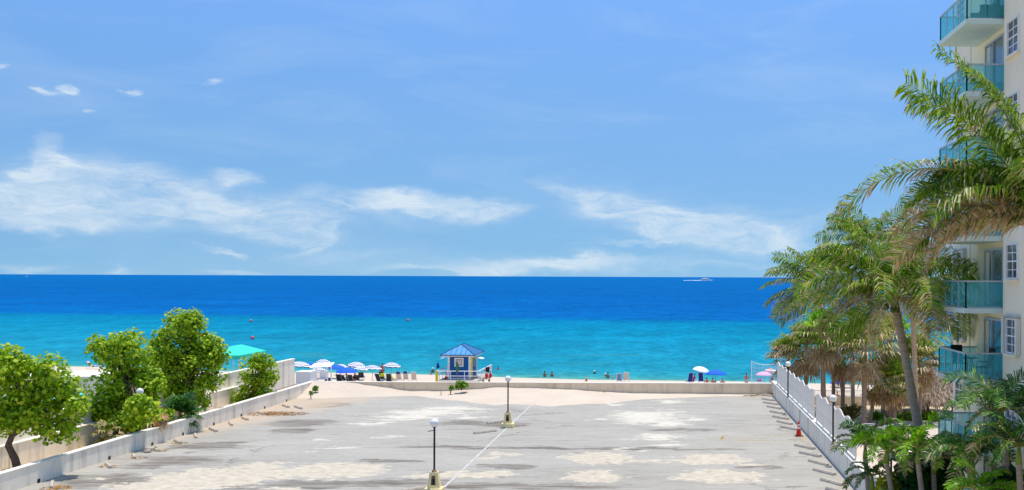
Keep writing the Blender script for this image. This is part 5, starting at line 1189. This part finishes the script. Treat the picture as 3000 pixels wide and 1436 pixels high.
# ------------------------------------------------------------------ apartment building
FX, BX0, BY0, BY1, BYN = 12.92, 11.36, 42.85, 47.0, 50.6
ZB = [5.41+2.75*i for i in range(-2, 6)]                                   # undersides of balcony slabs
def building():
    o = Vector((FX, 40, GZ)); root = thing('apartment_building', 'cream apartment block with teal glass balconies at right frame edge', 'building', o)
    P = lambda x, y, z: Vector((x, y, z))-o
    b = MB(); b.span(P(FX, 10, GZ), P(32, BYN, 26)); b.build('wall', M['cream'], root)
    b = MB(); b.span(P(FX-.22, 10, GZ), P(FX-.001, 42.6, 26.0)); b.build('wing_wall', M['cream_pale'], root)
    b = MB(); b.span(P(FX-.05, 48.0, GZ), P(FX-.001, BYN+.05, 26.0)); b.build('corner_wall', M['cream_pale'], root)
    b = MB(); b.tube([P(FX-.1, 42.75, GZ), P(FX-.1, 42.75, 25)], .05, 8)
    for z in range(0, 26, 3): b.tube([P(FX-.1, 42.75, z), P(FX-.1, 42.75, z+.12)], .07, 8)
    b.build('downpipe', M['cream'], root)
    def win(x, ya, yb, za, zb, nv, nh, shut):
        f = MB(); t = .055; xx = x-.03
        for y, z, h, w in ((ya, (za+zb)/2, zb-za, t), (yb, (za+zb)/2, zb-za, t)): f.box(P(xx, y, z), (.1, w, h+t))
        for z in (za, zb): f.box(P(xx-.003, (ya+yb)/2, z), (.1, yb-ya-t, t))
        for i in range(1, nv): f.box(P(x-.02, ya+(yb-ya)*i/nv, (za+zb)/2), (.05, .035, zb-za-t))
        for i in range(1, nh): f.box(P(x-.022, (ya+yb)/2, za+(zb-za)*i/nh), (.05, yb-ya-t, .05 if i == nh//2 else .03))
        fr = f.build('window', M['white'], root)
        g = MB(); g.span(P(x-.012, ya+.03, za+.03), P(x-.003, yb-.03, zb-.03)); g.build('pane', M['pane'], fr)
        s = MB(); s.span(P(x-.16, ya-.08, za-.12), P(x-.002, yb+.08, za-.042)); s.build('sill', M['cream_pale'], fr)
        if shut:
            for y, d in ((ya-.16, .1), (yb+.16, .1)): s = MB(); s.box(P(x-.09, y, (za+zb)/2), (.16, .2, zb-za+.1)); s.build('shutter', M['shutter'], root)
            s = MB(); s.box(P(x-.09, (ya+yb)/2, zb+.1), (.18, yb-ya+.5, .05)); s.build('shutter_track', M['alu'], root)
    for zi, zb in enumerate(ZB):
        fl = zb+.19
        win(FX-.05, 48.75, 50.0, fl+1.2, fl+2.3, 2, 4, zi in (2, 3)); win(FX-.22, 40.7, 42.0, fl+1.15, fl+2.4, 2, 4, zi in (2, 4))
        win(FX-.22, 36.5, 38.0, fl+1.15, fl+2.4, 2, 4, False)
        d = MB(); ya, yb = 43.2, 45.7
        for y in (ya, (ya+yb)/2+.2, yb): d.box(P(FX-.03, y, fl+1.12), (.1, .08, 2.24))
        d.box(P(FX-.03, (ya+yb)/2, fl+2.28), (.104, yb-ya+.08, .08)); d.box(P(FX-.03, (ya+yb)/2, fl+.03), (.104, yb-ya+.08, .05)); dr = d.build('sliding_door', M['alu'], root)
        g = MB(); g.span(P(FX-.014, ya+.04, fl+.06), P(FX-.004, yb-.04, fl+2.24)); g.build('pane', M['pane_door'], dr)
        c = MB()                                                          # curtains just behind the glass edge
        for i in range(7): c.box(P(FX-.018, yb-.1-i*.07, fl+1.15), (.006, .045, 2.1))
        c.build('curtain', M['cream_pale'], dr)
        # balcony
        sl_ = MB(); sl_.span(P(BX0-.08, BY0-.08, zb), P(FX-.225 if False else FX-.003, BY1+.05, fl)); bal = sl_.build('balcony', M['slab'], root, bevel=.01)
        h0, h1 = fl+.06, fl+1.0
        for (a, q, k) in (((BX0, BY0), (FX-.02, BY0), 2), ((BX0, BY0), (BX0, BY1), 4), ((BX0, BY1), (FX-.02, BY1), 2)):
            A = Vector((a[0], a[1], 0)); Q = Vector((q[0], q[1], 0)); D = (Q-A)
            g = MB()
            for i in range(k):
                s0, s1 = A+D*((i+.012)/k), A+D*((i+.988)/k); mid = (s0+s1)/2; ln = (s1-s0).length
                g.box(P(mid.x, mid.y, (h0+h1)/2), (ln if abs(D.x) > .1 else .012, .012 if abs(D.x) > .1 else ln, h1-h0))
            g.build('glass_panel', M['teal_glass'], bal)
            rr = MB(); mid = (A+Q)/2; L = D.length; rr.box(P(mid.x, mid.y, h1+.03), (L+.06 if abs(D.x) > .1 else .08, .08 if abs(D.x) > .1 else L-.085, .06))
            rr.box(P(mid.x, mid.y, h0-.025), (L-.1 if abs(D.x) > .1 else .03, .03 if abs(D.x) > .1 else L-.1, .03))
            for i in range(k+1 if abs(D.x) < .1 else 1):
                s0 = A+D*(i/k); rr.box(P(s0.x, s0.y, (fl+h1)/2), (.045, .045, h1-fl))
            rr.build('handrail', M['alu'], bal)
    return root
building()
def rattan_chair(label, p, rz, group=None):
    root = thing('patio_chair', label, 'chair', p, rz, group); b = MB(); b.box((0,0,.44), (.5, .5, .05)); b.build('seat', M['dark_rattan'], root, bevel=.01)
    b = MB(); b.box((0, .27, .8), (.5, .05, .75), rot=Matrix.Rotation(-.15, 3, 'X')); b.build('backrest', M['dark_rattan'], root, bevel=.015)
    for x in (-.23, .23):
        for y in (-.22, .22): l = MB(); l.tube([(x, y, 0), (x, y, .43)], .022, 6); l.build('leg', M['dark_rattan'], root)
        l = MB(); l.tube([(x, -.22, .43), (x, -.22, .65), (x, .25, .65)], .02, 6); l.build('armrest', M['dark_rattan'], root)
    return root
f5 = ZB[2]+.19+.001
rattan_chair('dark patio chair on the furnished balcony beside the glass table', (12.35, 43.8, f5), R(-80))
root = thing('patio_table', 'round glass topped dark table on the furnished balcony', 'table', (11.9, 44.7, f5)); b = MB(); b.lathe((0,0,0), [(.0,.72),(.42,.72),(.42,.75),(0,.75)], 20); b.build('tabletop', M['dark_rattan'], root)
for i in range(4):
    a = i*math.pi/2+.7; l = MB(); l.tube([(.34*math.cos(a), .34*math.sin(a), 0), (.26*math.cos(a), .26*math.sin(a), .72)], .02, 6); l.build('leg', M['dark'], root)
rattan_chair('dark patio chair behind the glass table on the furnished balcony', (11.9, 45.8, f5), R(10))
ft = ZB[7]+.19+.001; root = thing('patio_sofa', 'black wicker sofa on the topmost balcony', 'sofa', (12.35, 43.9, ft), R(-90)); b = MB(); b.box((0,0,.22), (1.3, .75, .42)); b.build('seat', M['dark_rattan'], root, bevel=.02)
b = MB(); b.box((0, .32, .6), (1.3, .14, .5)); b.build('backrest', M['dark_rattan'], root, bevel=.02)
for x in (-.68, .68): b = MB(); b.box((x, 0, .32), (.12, .78, .64)); b.build('armrest', M['dark_rattan'], root, bevel=.02)
